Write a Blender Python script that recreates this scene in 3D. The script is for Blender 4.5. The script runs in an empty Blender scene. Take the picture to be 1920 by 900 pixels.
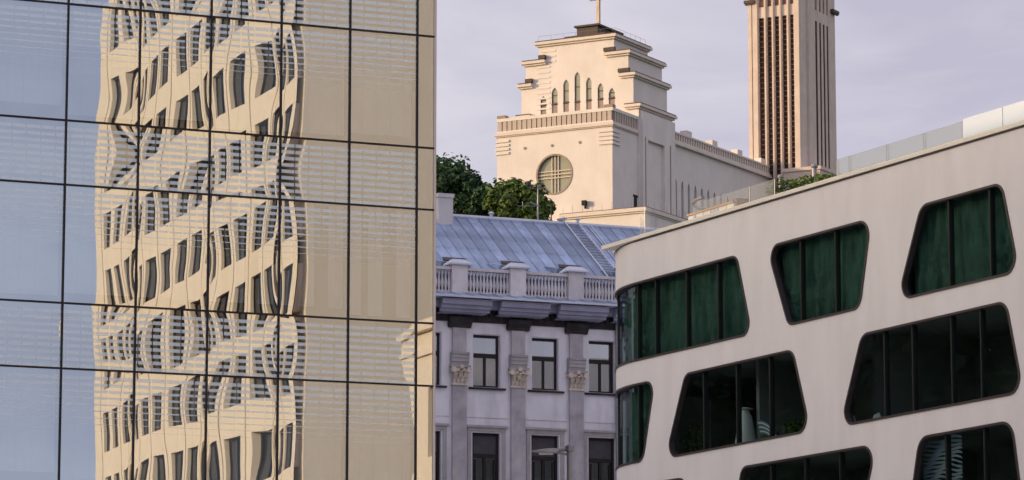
import bpy, math, random
from mathutils import Vector, noise
from mathutils.geometry import delaunay_2d_cdt, tessellate_polygon
R = math.radians
rng = random.Random(7)
scene = bpy.context.scene
col = scene.collection

# ------------------------------------------------------------------ camera, sky, sun, exposure
FPX, HOR = 6500.0, 1480.0                      # focal length and horizon of the photograph, in its own pixels
TILT = math.atan((HOR - 450) / FPX)
CT, ST = math.cos(TILT), math.sin(TILT)
CAMZ = 1.6
cd = bpy.data.cameras.new('camera'); cam = bpy.data.objects.new('camera', cd); col.objects.link(cam)
cam.location = (0, 0, CAMZ); cam.rotation_euler = (math.pi / 2 + TILT, 0, 0)
cd.sensor_width = 36.0; cd.sensor_fit = 'HORIZONTAL'; cd.lens = 36.0 * FPX / 1920.0
cd.clip_start = 0.5; cd.clip_end = 6000
scene.camera = cam
SUN_AZ, SUN_EL = 88.0, 11.0                     # degrees left of straight behind the camera, and up
sdir = Vector((-math.sin(R(SUN_AZ)) * math.cos(R(SUN_EL)), -math.cos(R(SUN_AZ)) * math.cos(R(SUN_EL)), math.sin(R(SUN_EL))))
sl = bpy.data.lights.new('sun', 'SUN'); so = bpy.data.objects.new('sun', sl); col.objects.link(so)
sl.energy = 3.5; sl.angle = R(0.5); sl.color = (1.0, 0.72, 0.455)
so.rotation_euler = (-sdir).to_track_quat('-Z', 'Y').to_euler()
scene.view_settings.view_transform = 'Standard'; scene.view_settings.look = 'None'
scene.view_settings.exposure = 0.0; scene.view_settings.gamma = 1.0
w = bpy.data.worlds.new('World'); scene.world = w; w.use_nodes = True
nt = w.node_tree; nt.nodes.clear()
N = nt.nodes.new; L = nt.links.new
out = N('ShaderNodeOutputWorld'); bg = N('ShaderNodeBackground'); bg.inputs[1].default_value = 0.15
sky = N('ShaderNodeTexSky'); sky.sky_type = 'NISHITA'; sky.sun_disc = False
sky.sun_elevation = R(SUN_EL); sky.sun_rotation = R(180 + SUN_AZ); sky.dust_density = 4.0; sky.air_density = 1.0
SKYOFF = 22.1
tc = N('ShaderNodeTexCoord'); mp = N('ShaderNodeMapping'); mp.inputs['Scale'].default_value = (3.0, 3.0, 8.5); mp.inputs['Location'].default_value = (0.0, 0.0, SKYOFF)
n1 = N('ShaderNodeTexNoise'); n1.inputs['Scale'].default_value = 2.2; n1.inputs['Detail'].default_value = 6; n1.inputs['Roughness'].default_value = .55
n1.inputs['Distortion'].default_value = .5
r1 = N('ShaderNodeValToRGB'); r1.color_ramp.elements[0].position = .43; r1.color_ramp.elements[1].position = .66
r1.color_ramp.elements[0].color = (4.72, 4.55, 5.12, 1); r1.color_ramp.elements[1].color = (3.55, 3.42, 4.25, 1)
mx = N('ShaderNodeMix'); mx.data_type = 'RGBA'; mx.blend_type = 'LIGHTEN'; mx.inputs[0].default_value = 1.0
L(tc.outputs['Generated'], mp.inputs[0]); L(mp.outputs[0], n1.inputs['Vector']); L(n1.outputs[0], r1.inputs[0])
L(sky.outputs[0], mx.inputs[6]); L(r1.outputs[0], mx.inputs[7]); L(mx.outputs[2], bg.inputs[0]); L(bg.outputs[0], out.inputs[0])
cy = scene.cycles
cy.max_bounces = 8; cy.transparent_max_bounces = 12; cy.glossy_bounces = 5; cy.diffuse_bounces = 3
cy.caustics_reflective = False; cy.caustics_refractive = False
try:
    cy.use_denoising = True
except Exception:
    pass

# ------------------------------------------------------------------ ground geometry of the photograph
def ray(x, y):
    u, v = (x - 960) / FPX, (450 - y) / FPX
    return Vector((u, CT - v * ST, ST + v * CT))
class Frame:
    """a vertical facade plane: origin on the ground plane, a = along it to the right, i = into the building"""
    def __init__(s, px, py, Y, xv):
        u = (xv - 960) / FPX * CT; l = math.hypot(u, 1); d = Vector((u / l, 1 / l))
        s.a = d if d.x > 0 else -d
        s.i = Vector((-s.a.y, s.a.x))
        r = ray(px, py); s.o = Vector((r.x * Y / r.y, Y)); s.rz = math.atan2(s.a.y, s.a.x)
    def loc(s, px, py, q=0.0):
        r = ray(px, py); o = s.o + s.i * q; r2 = Vector((r.x, r.y))
        k = o.dot(s.i) / r2.dot(s.i); p = r2 * k
        return ((p - o).dot(s.a), CAMZ + r.z * k)
    def world(s, x, q):
        return s.o + s.a * x + s.i * q
FG = Frame(813, 450, 78, 16500)      # glass office
FW = Frame(1550, 600, 108, -2280)    # white office
FC = Frame(985, 650, 138, 16500)     # old town house
FK = Frame(1148, 235, 450, -10800)   # church
FT = Frame(1502, 200, 490, -10800)   # bell tower
FV = Frame(550, 450, 148, -1690)     # mirror image of the tower block
FU = Frame(850, 632, 112, -1690)     # mirror image of the low house

# ------------------------------------------------------------------ objects
def tag(o, label=None, cat=None, group=None, kind=None):
    if label: o['label'] = label
    if cat: o['category'] = cat
    if group: o['group'] = group
    if kind: o['kind'] = kind
    return o
def empty(name, loc, rz=0.0):
    o = bpy.data.objects.new(name, None); col.objects.link(o); o.location = loc; o.rotation_euler = (0, 0, rz)
    o.empty_display_size = .5
    return o
def link(name, me, parent=None, loc=(0, 0, 0), rz=0.0):
    o = bpy.data.objects.new(name, me); col.objects.link(o); o.location = loc; o.rotation_euler = (0, 0, rz)
    if parent: o.parent = parent
    return o
class MB:
    def __init__(s): s.v = []; s.f = []
    def add(s, vs, fs):
        b = len(s.v); s.v += [tuple(p) for p in vs]; s.f += [tuple(b + k for k in f) for f in fs]; return s
    def box(s, x0, x1, y0, y1, z0, z1):
        return s.add([(x0, y0, z0), (x1, y0, z0), (x1, y1, z0), (x0, y1, z0), (x0, y0, z1), (x1, y0, z1), (x1, y1, z1), (x0, y1, z1)],
                     [(0, 3, 2, 1), (4, 5, 6, 7), (0, 1, 5, 4), (1, 2, 6, 5), (2, 3, 7, 6), (3, 0, 4, 7)])
    def prism(s, poly, axis, t0, t1):
        n = len(poly)
        mk = {'x': lambda p, t: (t, p[0], p[1]), 'y': lambda p, t: (p[0], t, p[1]), 'z': lambda p, t: (p[0], p[1], t)}[axis]
        s.add([mk(p, t0) for p in poly] + [mk(p, t1) for p in poly],
              [tuple(range(n - 1, -1, -1)), tuple(range(n, 2 * n))] + [(k, (k + 1) % n, n + (k + 1) % n, n + k) for k in range(n)])
        return s
    def cyl(s, p0, p1, r0, r1=None, n=8):
        r1 = r0 if r1 is None else r1
        p0, p1 = Vector(p0), Vector(p1); d = (p1 - p0).normalized()
        a = d.orthogonal().normalized(); b = d.cross(a)
        vs = []
        for p, r in ((p0, r0), (p1, r1)):
            vs += [p + (a * math.cos(6.28319 * k / n) + b * math.sin(6.28319 * k / n)) * r for k in range(n)]
        return s.add(vs, [tuple(range(n - 1, -1, -1)), tuple(range(n, 2 * n))] + [(k, (k + 1) % n, n + (k + 1) % n, n + k) for k in range(n)])
    def lathe(s, prof, c=(0, 0, 0), n=10):
        vs = []
        for r, z in prof:
            vs += [(c[0] + r * math.cos(6.28319 * k / n), c[1] + r * math.sin(6.28319 * k / n), c[2] + z) for k in range(n)]
        fs = []
        for j in range(len(prof) - 1):
            fs += [(j * n + k, j * n + (k + 1) % n, (j + 1) * n + (k + 1) % n, (j + 1) * n + k) for k in range(n)]
        m = len(prof) - 1
        fs += [tuple(range(n - 1, -1, -1)), tuple(m * n + k for k in range(n))]
        return s.add(vs, fs)
    def mesh(s, name, m, smooth=False):
        me = bpy.data.meshes.new(name); me.from_pydata(s.v, [], s.f); me.materials.append(m); me.validate()
        import bmesh
        bm = bmesh.new(); bm.from_mesh(me); bmesh.ops.recalc_face_normals(bm, faces=bm.faces); bm.to_mesh(me); bm.free()
        if smooth: me.polygons.foreach_set('use_smooth', [True] * len(me.polygons))
        me.update(); return me
    def build(s, name, m, parent=None, loc=(0, 0, 0), smooth=False, rz=0.0):
        return link(name, s.mesh(name, m, smooth), parent, loc, rz)

def inside(p, poly):
    c = False; n = len(poly)
    for k in range(n):
        (x0, y0), (x1, y1) = poly[k], poly[(k + 1) % n]
        if (y0 > p[1]) != (y1 > p[1]) and p[0] < (x1 - x0) * (p[1] - y0) / (y1 - y0) + x0: c = not c
    return c
def fill(outer, holes=(), lines=()):
    vs, es = [], []
    for poly in [outer] + list(holes):
        b = len(vs); vs += [Vector(p) for p in poly]; es += [(b + k, b + (k + 1) % len(poly)) for k in range(len(poly))]
    for p, q in lines:
        b = len(vs); vs += [Vector(p), Vector(q)]; es.append((b, b + 1))
    r = delaunay_2d_cdt(vs, es, [], 0, 1e-5)
    ov, of = r[0], r[2]; fs = []
    for f in of:
        c = sum((ov[k] for k in f), Vector((0, 0))) / len(f)
        if inside(c, outer) and not any(inside(c, h) for h in holes): fs.append(tuple(f))
    used = sorted({k for f in fs for k in f}); ix = {k: n for n, k in enumerate(used)}
    return [ov[k] for k in used], [tuple(ix[k] for k in f) for f in fs]
def flat(p, q): return (p[0], q, p[1])
def panel(mb, outer, holes=(), q=0.0, depth=.3, pos=flat, lines=(), edge=True):
    """a wall skin with real openings: front face, reveals of the openings and (edge) its outer rim"""
    ov, fs = fill(outer, holes, lines)
    mb.add([pos(p, q) for p in ov], fs)
    for poly in list(holes) + ([outer] if edge else []):
        n = len(poly)
        mb.add([pos(p, q) for p in poly] + [pos(p, q + depth) for p in poly], [(k, (k + 1) % n, n + (k + 1) % n, n + k) for k in range(n)])
    return mb
def rect(x0, x1, z0, z1): return [(x0, z0), (x1, z0), (x1, z1), (x0, z1)]
def lancet(x0, x1, z0, z1, pt=.6):
    m = (x0 + x1) / 2; h = (x1 - x0) * pt
    return [(x0, z0), (x1, z0), (x1, z1 - h), (x1 - (x1 - x0) * .16, z1 - h * .45), (m, z1), (x0 + (x1 - x0) * .16, z1 - h * .45), (x0, z1 - h)]
def rounded(poly, rad, seg=7):
    o = []; n = len(poly)
    for k in range(n):
        p0, p, p1 = Vector(poly[k - 1]), Vector(poly[k]), Vector(poly[(k + 1) % n])
        a, b = (p0 - p).normalized(), (p1 - p).normalized()
        ang = math.acos(max(-1, min(1, a.dot(b)))); r = rad[k] if isinstance(rad, (list, tuple)) else rad
        t = r / math.tan(ang / 2); c = p + (a + b).normalized() * (r / math.sin(ang / 2))
        s0, s1 = p + a * t - c, p + b * t - c
        a0 = math.atan2(s0.y, s0.x); d = math.atan2(s1.y, s1.x) - a0
        while d > math.pi: d -= 2 * math.pi
        while d < -math.pi: d += 2 * math.pi
        for j in range(seg + 1): o.append((c.x + r * math.cos(a0 + d * j / seg), c.y + r * math.sin(a0 + d * j / seg)))
    return o
def densify(poly, step):
    o = []
    for k in range(len(poly)):
        a, b = Vector(poly[k]), Vector(poly[(k + 1) % len(poly)]); m = max(1, int((b - a).length / step))
        o += [tuple(a + (b - a) * (j / m)) for j in range(m)]
    return o
def offset(poly, d):
    n = len(poly); ar = sum(poly[k][0] * poly[(k + 1) % n][1] - poly[(k + 1) % n][0] * poly[k][1] for k in range(n)); sg = 1 if ar > 0 else -1
    o = []
    for k in range(n):
        a, b = Vector(poly[k - 1]), Vector(poly[(k + 1) % n]); t = (b - a).normalized()
        o.append((poly[k][0] - sg * t.y * d, poly[k][1] + sg * t.x * d))
    return o
def clipx(poly, x, keep_left):
    o = []; n = len(poly)
    for k in range(n):
        a, b = poly[k], poly[(k + 1) % n]
        ia, ib = ((a[0] <= x) == keep_left), ((b[0] <= x) == keep_left)
        if ia: o.append(a)
        if ia != ib:
            t = (x - a[0]) / (b[0] - a[0]); o.append((x, a[1] + t * (b[1] - a[1])))
    return o

# ------------------------------------------------------------------ materials
def mat(name, c, rough=.7, var=.12, scale=1.0, stain=0.0, stain_c=(.1, .09, .09), bump=0.0, bscale=30, metal=0.0, spec=.3, objvar=0.0, stretch=(1, 1, 1)):
    m = bpy.data.materials.new(name); m.use_nodes = True; t = m.node_tree; b = t.nodes['Principled BSDF']
    b.inputs['Roughness'].default_value = rough; b.inputs['Metallic'].default_value = metal; b.inputs['Specular IOR Level'].default_value = spec
    n_ = t.nodes.new; l_ = t.links.new
    tx = n_('ShaderNodeTexCoord'); mpn = n_('ShaderNodeMapping'); mpn.inputs['Scale'].default_value = stretch
    l_(tx.outputs['Object'], mpn.inputs[0])
    no = n_('ShaderNodeTexNoise'); no.inputs['Scale'].default_value = scale; no.inputs['Detail'].default_value = 5; no.inputs['Roughness'].default_value = .6
    l_(mpn.outputs[0], no.inputs['Vector'])
    hs = n_('ShaderNodeMapRange'); hs.inputs[1].default_value = .3; hs.inputs[2].default_value = .7; hs.inputs[3].default_value = 1 - var; hs.inputs[4].default_value = 1 + var
    l_(no.outputs[0], hs.inputs[0])
    mul = n_('ShaderNodeMix'); mul.data_type = 'RGBA'; mul.blend_type = 'MULTIPLY'; mul.inputs[0].default_value = 1
    mul.inputs[6].default_value = (*c, 1); l_(hs.outputs[0], mul.inputs[7]); last = mul.outputs[2]
    if objvar:
        oi = n_('ShaderNodeObjectInfo'); mr = n_('ShaderNodeMapRange'); mr.inputs[3].default_value = 1 - objvar; mr.inputs[4].default_value = 1 + objvar
        l_(oi.outputs['Random'], mr.inputs[0]); m2 = n_('ShaderNodeMix'); m2.data_type = 'RGBA'; m2.blend_type = 'MULTIPLY'; m2.inputs[0].default_value = 1
        l_(last, m2.inputs[6]); l_(mr.outputs[0], m2.inputs[7]); last = m2.outputs[2]
    if stain:
        mp2 = n_('ShaderNodeMapping'); mp2.inputs['Scale'].default_value = (1.3, 1.3, .28); l_(tx.outputs['Object'], mp2.inputs[0])
        ns = n_('ShaderNodeTexNoise'); ns.inputs['Scale'].default_value = scale * .9; ns.inputs['Detail'].default_value = 7; ns.inputs['Roughness'].default_value = .65
        l_(mp2.outputs[0], ns.inputs['Vector'])
        mr = n_('ShaderNodeMapRange'); mr.inputs[1].default_value = .48; mr.inputs[2].default_value = .75; mr.inputs[3].default_value = 0; mr.inputs[4].default_value = stain
        l_(ns.outputs[0], mr.inputs[0]); m3 = n_('ShaderNodeMix'); m3.data_type = 'RGBA'; l_(mr.outputs[0], m3.inputs[0]); l_(last, m3.inputs[6]); m3.inputs[7].default_value = (*stain_c, 1); last = m3.outputs[2]
    l_(last, b.inputs['Base Color'])
    if bump:
        nb = n_('ShaderNodeTexNoise'); nb.inputs['Scale'].default_value = bscale; nb.inputs['Detail'].default_value = 4; l_(mpn.outputs[0], nb.inputs['Vector'])
        bp = n_('ShaderNodeBump'); bp.inputs['Strength'].default_value = bump; bp.inputs['Distance'].default_value = .03; l_(nb.outputs[0], bp.inputs['Height']); l_(bp.outputs[0], b.inputs['Normal'])
    return m
def glass(name, tint=(.6, .72, .68), gain=1.6, base=.04, gcol=(.9, .95, 1)):
    m = bpy.data.materials.new(name); m.use_nodes = True; t = m.node_tree; t.nodes.clear(); n_ = t.nodes.new; l_ = t.links.new
    o = n_('ShaderNodeOutputMaterial'); tr = n_('ShaderNodeBsdfTransparent'); tr.inputs[0].default_value = (*tint, 1)
    g = n_('ShaderNodeBsdfGlossy'); g.inputs['Roughness'].default_value = .01; g.inputs[0].default_value = (*gcol, 1)
    lw = n_('ShaderNodeLayerWeight'); lw.inputs[0].default_value = .5
    f = n_('ShaderNodeMath'); f.operation = 'POWER'; l_(lw.outputs['Facing'], f.inputs[0]); f.inputs[1].default_value = 5
    ma = n_('ShaderNodeMath'); ma.operation = 'MULTIPLY_ADD'; ma.inputs[1].default_value = gain; ma.inputs[2].default_value = base; ma.use_clamp = True
    x = n_('ShaderNodeMixShader'); l_(f.outputs[0], ma.inputs[0]); l_(ma.outputs[0], x.inputs[0]); l_(tr.outputs[0], x.inputs[1]); l_(g.outputs[0], x.inputs[2]); l_(x.outputs[0], o.inputs[0])
    return m
def mirror_glass(name, fade0, fade1):
    """coated facade glass with a printed frit of short bars; uv = metres along the facade, metres below the pane's top"""
    m = bpy.data.materials.new(name); m.use_nodes = True; t = m.node_tree; t.nodes.clear(); n_ = t.nodes.new; l_ = t.links.new
    def M(op, a, b=None, c=None, clamp=False):
        k = n_('ShaderNodeMath'); k.operation = op; k.use_clamp = clamp
        for j, v in enumerate((a, b, c)):
            if v is None: continue
            if isinstance(v, (int, float)): k.inputs[j].default_value = v
            else: l_(v, k.inputs[j])
        return k.outputs[0]
    o = n_('ShaderNodeOutputMaterial'); uv = n_('ShaderNodeUVMap'); sp = n_('ShaderNodeSeparateXYZ'); l_(uv.outputs[0], sp.inputs[0])
    u, v = sp.outputs[0], sp.outputs[1]
    fade = n_('ShaderNodeMapRange'); fade.inputs[1].default_value = fade0; fade.inputs[2].default_value = fade1; fade.inputs[3].default_value = .56; fade.inputs[4].default_value = .0
    l_(v, fade.inputs[0])
    fv = M('FRACT', M('DIVIDE', v, .148)); fu = M('FRACT', M('DIVIDE', u, .326))
    bar = M('SMOOTH_MAX', 0.0, M('MULTIPLY', M('SUBTRACT', fade.outputs[0], fv), 14.0), .02)
    bar = M('MINIMUM', bar, 1.0)
    seg = M('MULTIPLY', M('GREATER_THAN', fu, .07), M('GREATER_THAN', v, .1))
    mask = M('MULTIPLY', M('MULTIPLY', bar, seg), .72, clamp=True)
    gl = n_('ShaderNodeBsdfGlossy'); gl.inputs[0].default_value = (.70, .82, .945, 1); gl.inputs['Roughness'].default_value = .004
    tr = n_('ShaderNodeBsdfTransparent'); tr.inputs[0].default_value = (.75, .82, .85, 1)
    x1 = n_('ShaderNodeMixShader'); x1.inputs[0].default_value = .60; l_(tr.outputs[0], x1.inputs[1]); l_(gl.outputs[0], x1.inputs[2])
    df = n_('ShaderNodeBsdfGlossy'); df.inputs[0].default_value = (.58, .73, .86, 1); df.inputs['Roughness'].default_value = .42
    x2 = n_('ShaderNodeMixShader'); l_(mask, x2.inputs[0]); l_(x1.outputs[0], x2.inputs[1]); l_(df.outputs[0], x2.inputs[2])
    l_(x2.outputs[0], o.inputs[0])
    return m
M_church = mat('church_plaster', (.74, .69, .665), .85, .06, .35, .30, (.56, .50, .46), .2, 3)
M_tower = mat('tower_stone', (.64, .545, .48), .85, .09, .5, .35, (.46, .38, .33), .2, 3)
M_churchtrim = mat('church_trim', (.70, .62, .57), .85, .06, .8, .15, (.35, .3, .27))
M_parapet = mat('parapet_stone', (.50, .43, .385), .85, .08, 1)
M_bronze = mat('brown_roof_metal', (.075, .055, .05), .6, .2, 1.5)
M_taupe = mat('taupe_panel', (.33, .26, .23), .85, .08, 1)
M_louver = mat('tower_louver', (.24, .15, .12), .8, .35, 2, objvar=.3)
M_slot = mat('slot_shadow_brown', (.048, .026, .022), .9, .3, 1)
M_dark = mat('dark_void', (.02, .02, .022), .8, .2, 1)
M_white = mat('white_render', (.88, .865, .885), .75, .05, .7, .30, (.70, .66, .63), .10, 14, stretch=(1, 1, .35))
M_rim = mat('pale_metal_rim', (.86, .83, .74), .5, .05, 1.2)
M_frame = mat('bronze_window_frame', (.085, .07, .075), .4, .1, 3, metal=.4)
M_mullion = mat('dark_mullion', (.02, .024, .024), .4, .1, 3)
M_curtain = mat('green_curtain', (.052, .108, .092), .9, .5, 1.1, bump=.3, bscale=4, stretch=(2.6, 2.6, .7))
M_room = mat('dim_room', (.26, .27, .27), .9, .2, .5)
M_plaster = mat('grey_lilac_plaster', (.76, .745, .83), .9, .10, .9, .75, (.47, .45, .50), .2, 12)
M_pil = mat('weathered_pilaster', (.42, .40, .45), .9, .22, 1.6, .8, (.60, .57, .58), .2, 10)
M_band = mat('stone_band', (.40, .38, .40), .9, .12, 2, .4, (.12, .11, .12), .2, 12)
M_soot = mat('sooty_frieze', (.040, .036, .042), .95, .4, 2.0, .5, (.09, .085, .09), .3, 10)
M_cornice = mat('painted_cornice', (.30, .305, .42), .8, .08, 1.5, .3, (.11, .11, .14))
M_capital = mat('cream_capital', (.66, .58, .50), .9, .22, 5, .5, (.15, .13, .12))
M_balus = mat('pale_baluster', (.66, .63, .66), .85, .1, 3, .3, (.25, .23, .25), objvar=.12)
M_zinc = mat('zinc_roof', (.325, .40, .59), .5, .28, 1.1, .8, (.15, .185, .29), .1, 4, metal=.1, objvar=.24, stretch=(1.5, .5, .5))
M_zinclight = mat('zinc_trim', (.58, .62, .74), .45, .1, 1.5, metal=.1)
M_chim = mat('white_chimney_render', (.62, .60, .62), .85, .06, 1.5, .2, (.4, .38, .4))
M_winframe = mat('dark_brown_frame', (.018, .014, .016), .5, .15, 3)
M_steel = mat('weathered_steel', (.28, .28, .30), .5, .15, 3, metal=.5)
M_lamp = mat('grey_lamp_metal', (.34, .32, .33), .5, .08, 2, metal=.3)
M_block = mat('tower_block_render', (.84, .71, .58), .85, .04, .2, .10, (.6, .48, .37))
M_reveal = mat('tower_block_reveal', (.40, .34, .29), .85, .05, .3)
M_blind = mat('pale_blind', (.82, .82, .82), .85, .08, 2)
M_asphalt = mat('asphalt', (.05, .05, .052), .9, .2, .5, bump=.2)
M_pave = mat('paving', (.46, .45, .43), .9, .15, .8)
M_grass = mat('hill_grass', (.05, .075, .03), .95, .3, .1)
M_bark = mat('bark', (.07, .055, .045), .95, .25, 3)
M_leaf = mat('leaf_dark', (.036, .082, .030), .7, .5, .35, objvar=.2)
M_leaf2 = mat('leaf_light', (.09, .145, .03), .7, .5, .45, objvar=.2)  # paler leaf copy; sunlit tone of the right-hand slope trees is in the colour
M_glassdark = glass('tinted_window_glass', (.68, .80, .77), .22, .075)
M_glassold = glass('old_window_glass', (.35, .40, .42), .7, .42)
M_glassrail = glass('rail_glass', (.80, .85, .88), .9, .06)
M_mir_short = mirror_glass('facade_glass_spandrel', 5.0, 6.0)
M_mir_tall = mirror_glass('facade_glass_vision', .2, 1.45)
M_frost = mat('frosted_white_panel', (.80, .80, .80), .5, .02, 1)
M_orange = mat('orange_wood', (.50, .29, .12), .7, .2, 4)
M_frostrail = mat('hazy_blue_panel', (.50, .56, .66), .3, .03, 1)
def haze_panel(name, c, tr):
    m = bpy.data.materials.new(name); m.use_nodes = True; t = m.node_tree; b = t.nodes['Principled BSDF']
    b.inputs['Base Color'].default_value = (*c, 1); b.inputs['Roughness'].default_value = .08; b.inputs['Alpha'].default_value = 1 - tr
    return m
M_railgrey = haze_panel('grey_blue_rail_glass', (.34, .41, .50), .50)
M_railclear = haze_panel('pale_rail_glass', (.40, .44, .47), .80)
M_railsky = haze_panel('sky_sheen_rail_glass', (.62, .72, .86), .12)  # bright sky reflection of the panels painted as pale base colour

# ------------------------------------------------------------------ setting
def hill(y):
    def st(a, b): t = max(0, min(1, (y - a) / (b - a))); return t * t * (3 - 2 * t)
    return 35 * st(158, 246) + 25 * st(290, 430)
ys = [-3000, -900, -300, -100, 0, 60, 120, 157] + list(range(170, 430, 15)) + [430, 520, 700, 1200, 2500, 5000]
xs = [-4000, -1200, -400, -150, -60, 0, 60, 150, 400, 1200, 4000]
g = MB(); g.add([(x, y, hill(y)) for y in ys for x in xs],
                [(j * len(xs) + k, j * len(xs) + k + 1, (j + 1) * len(xs) + k + 1, (j + 1) * len(xs) + k) for j in range(len(ys) - 1) for k in range(len(xs) - 1)])
tag(g.build('ground', M_grass, smooth=True), kind='structure')
tag(MB().box(-120, 160, -70, 60, -.02, .02).build('road', M_asphalt), kind='structure')
pv = MB()
pv.box(-110, 120, 60.05, 155, 0, .13)  # unseen square, paved wide and pale to bounce light onto the house fronts
tag(pv.build('pavement', M_pave), kind='structure')

# ------------------------------------------------------------------ glass office building
def facade_office():
    root = empty('glass_office_building', (FG.o.x, FG.o.y, 0.13), FG.rz)
    tag(root, 'mirror glass office block with thin dark mullions, reflecting a beige tower', 'building')
    Z0 = -.13
    cols = [0.0, -.42, -2.06, -3.71, -5.37, -7.02, -8.67, -10.32] + [-10.32 - 1.65 * k for k in range(1, 14)]
    rows = [24.05]                      # from the parapet down, tall and short in turn
    zt = 18.69
    levels = [18.69 + 1.44 + 2.61 , 18.69 + 1.44, 18.69]
    z = 18.69
    while z > 3:
        z -= 2.61; levels.append(z); z -= 1.43; levels.append(z)
    tops = [24.05 - .002] + levels      # pane boundaries
    def kind(k):                        # is the pane between tops[k] and tops[k+1] tall
        return (tops[k] - tops[k + 1]) > 2
    cache = {}
    blind_me = {}
    fr = random.Random(21)
    for ci in range(len(cols) - 1):
        x1, x0 = cols[ci], cols[ci + 1]
        for rk in range(len(tops) - 1):
            zt_, zb = tops[rk], tops[rk + 1]
            wd, ht = x1 - x0, zt_ - zb
            seen = ci <= 7 and 7.5 < zt_ < 22
            key = (ci, rk) if seen else (round(wd, 2), round(ht, 2))
            tall = kind(rk)
            if key not in cache:
                nx, nz = (22, 26 if not tall else 40) if seen else (1, 1)
                if ci == 0 and seen: nx = 6
                A = fr.uniform(.0005, .0019) * (1 if fr.random() < .65 else -1); NA = fr.uniform(.0005, .0010)
                if not tall: A *= 1.5; NA *= .7
                ph = [fr.uniform(0, 6.28) for _ in range(6)]
                k1, k2 = fr.uniform(2.2, 3.6), fr.uniform(4.5, 7.5)
                tx_, tz_ = fr.uniform(-.0013, .0013), fr.uniform(-.0010, .0010)
                vs, uvs = [], []
                for j in range(nz + 1):
                    for i in range(nx + 1):
                        x, z_ = wd * i / nx, ht * j / nz
                        u, v = 2 * x / wd - 1, 2 * z_ / ht - 1
                        h = 0
                        if seen and ci > 0:
                            h = A * (1 - abs(u) ** 2.6) * (1 - v * v) + tx_ * x + tz_ * z_
                            nv = Vector((x * .9 + ci * 13.1, z_ * .75 + rk * 7.7, 1.3))
                            h += NA * noise.noise(nv) + NA * .08 * noise.noise(nv * 2.7)
                            e = max(0, abs(u) - .8) / .2
                            h += -.00030 * e * e * (1 + .8 * math.sin(k1 * z_ + ph[3]))
                        vs.append((x, -h, z_)); uvs.append((x0 + x + 20, ht - z_ + (50 if ci == 0 else 0)))
                fs = [(j * (nx + 1) + i, j * (nx + 1) + i + 1, (j + 1) * (nx + 1) + i + 1, (j + 1) * (nx + 1) + i) for j in range(nz) for i in range(nx)]
                me = bpy.data.meshes.new('glass_pane'); me.from_pydata(vs, [], fs); me.materials.append(M_mir_tall if tall else M_mir_short)
                uvl = me.uv_layers.new(name='UVMap')
                for lp in me.loops: uvl.data[lp.index].uv = uvs[lp.vertex_index]
                me.polygons.foreach_set('use_smooth', [True] * len(me.polygons)); me.update(); cache[key] = me
            link('glass_pane', cache[key], root, (x0, 0, zb + Z0))
            if tall and seen and ci > 0:
                drop = fr.choice([.86, .93, .95, .9, 1.0]) if ci > 5 else fr.choice([.93, .95, .9])
                b = MB(); nb = 9; pw = (wd - .1) / nb
                for s in range(nb):
                    if rk in (5, 9) and ci in (1, 2, 3) and s in (2, 5, 6): continue
                    b.box(.05 + s * pw, .05 + (s + .97) * pw, .22 + .01 * (s % 2), .235 + .01 * (s % 2), ht * (1 - drop), ht - .02)
                b.build('blind', M_blind, root, (x0, 0, zb + Z0))
    for ci, x in enumerate(cols[1:]):
        MB().box(x - .021, x + .021, -.035, .12, 0, 24.03).build('mullion', M_winframe, root)
    for z in levels:
        MB().box(cols[-1], -.0, -.03, .11, z - .02 + Z0, z + .02 + Z0).build('transom', M_winframe, root)
    MB().box(-.012, .05, -.02, .14, 0, 24.0).build('corner_trim', M_churchtrim, root)
    body = MB()
    body.box(cols[-1], -.05, 3.5, 14, 0, 23.6)
    body.build('core', M_room, root)
    fl = MB()
    for z in levels[1::2]: fl.box(cols[-1], -.06, .3, 3.5, z - 1.2 + Z0, z - .5 + Z0)
    fl.build('floor_slab', M_room, root)
    sd = MB().box(-.045, .0, .14, 14, 0, 24.0); sd.build('side_wall', mat('dark_side_cladding', (.06, .062, .065), .35, .1, .5, spec=.5), root)
    MB().box(cols[-1] - .1, -.0, .0, 14.1, 23.95, 24.07).build('roof', M_steel, root)
    MB().box(cols[-1] - .3, cols[-1] - .001, 0, 14, 0, 23.9).build('end_wall', M_steel, root)
facade_office()

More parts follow.
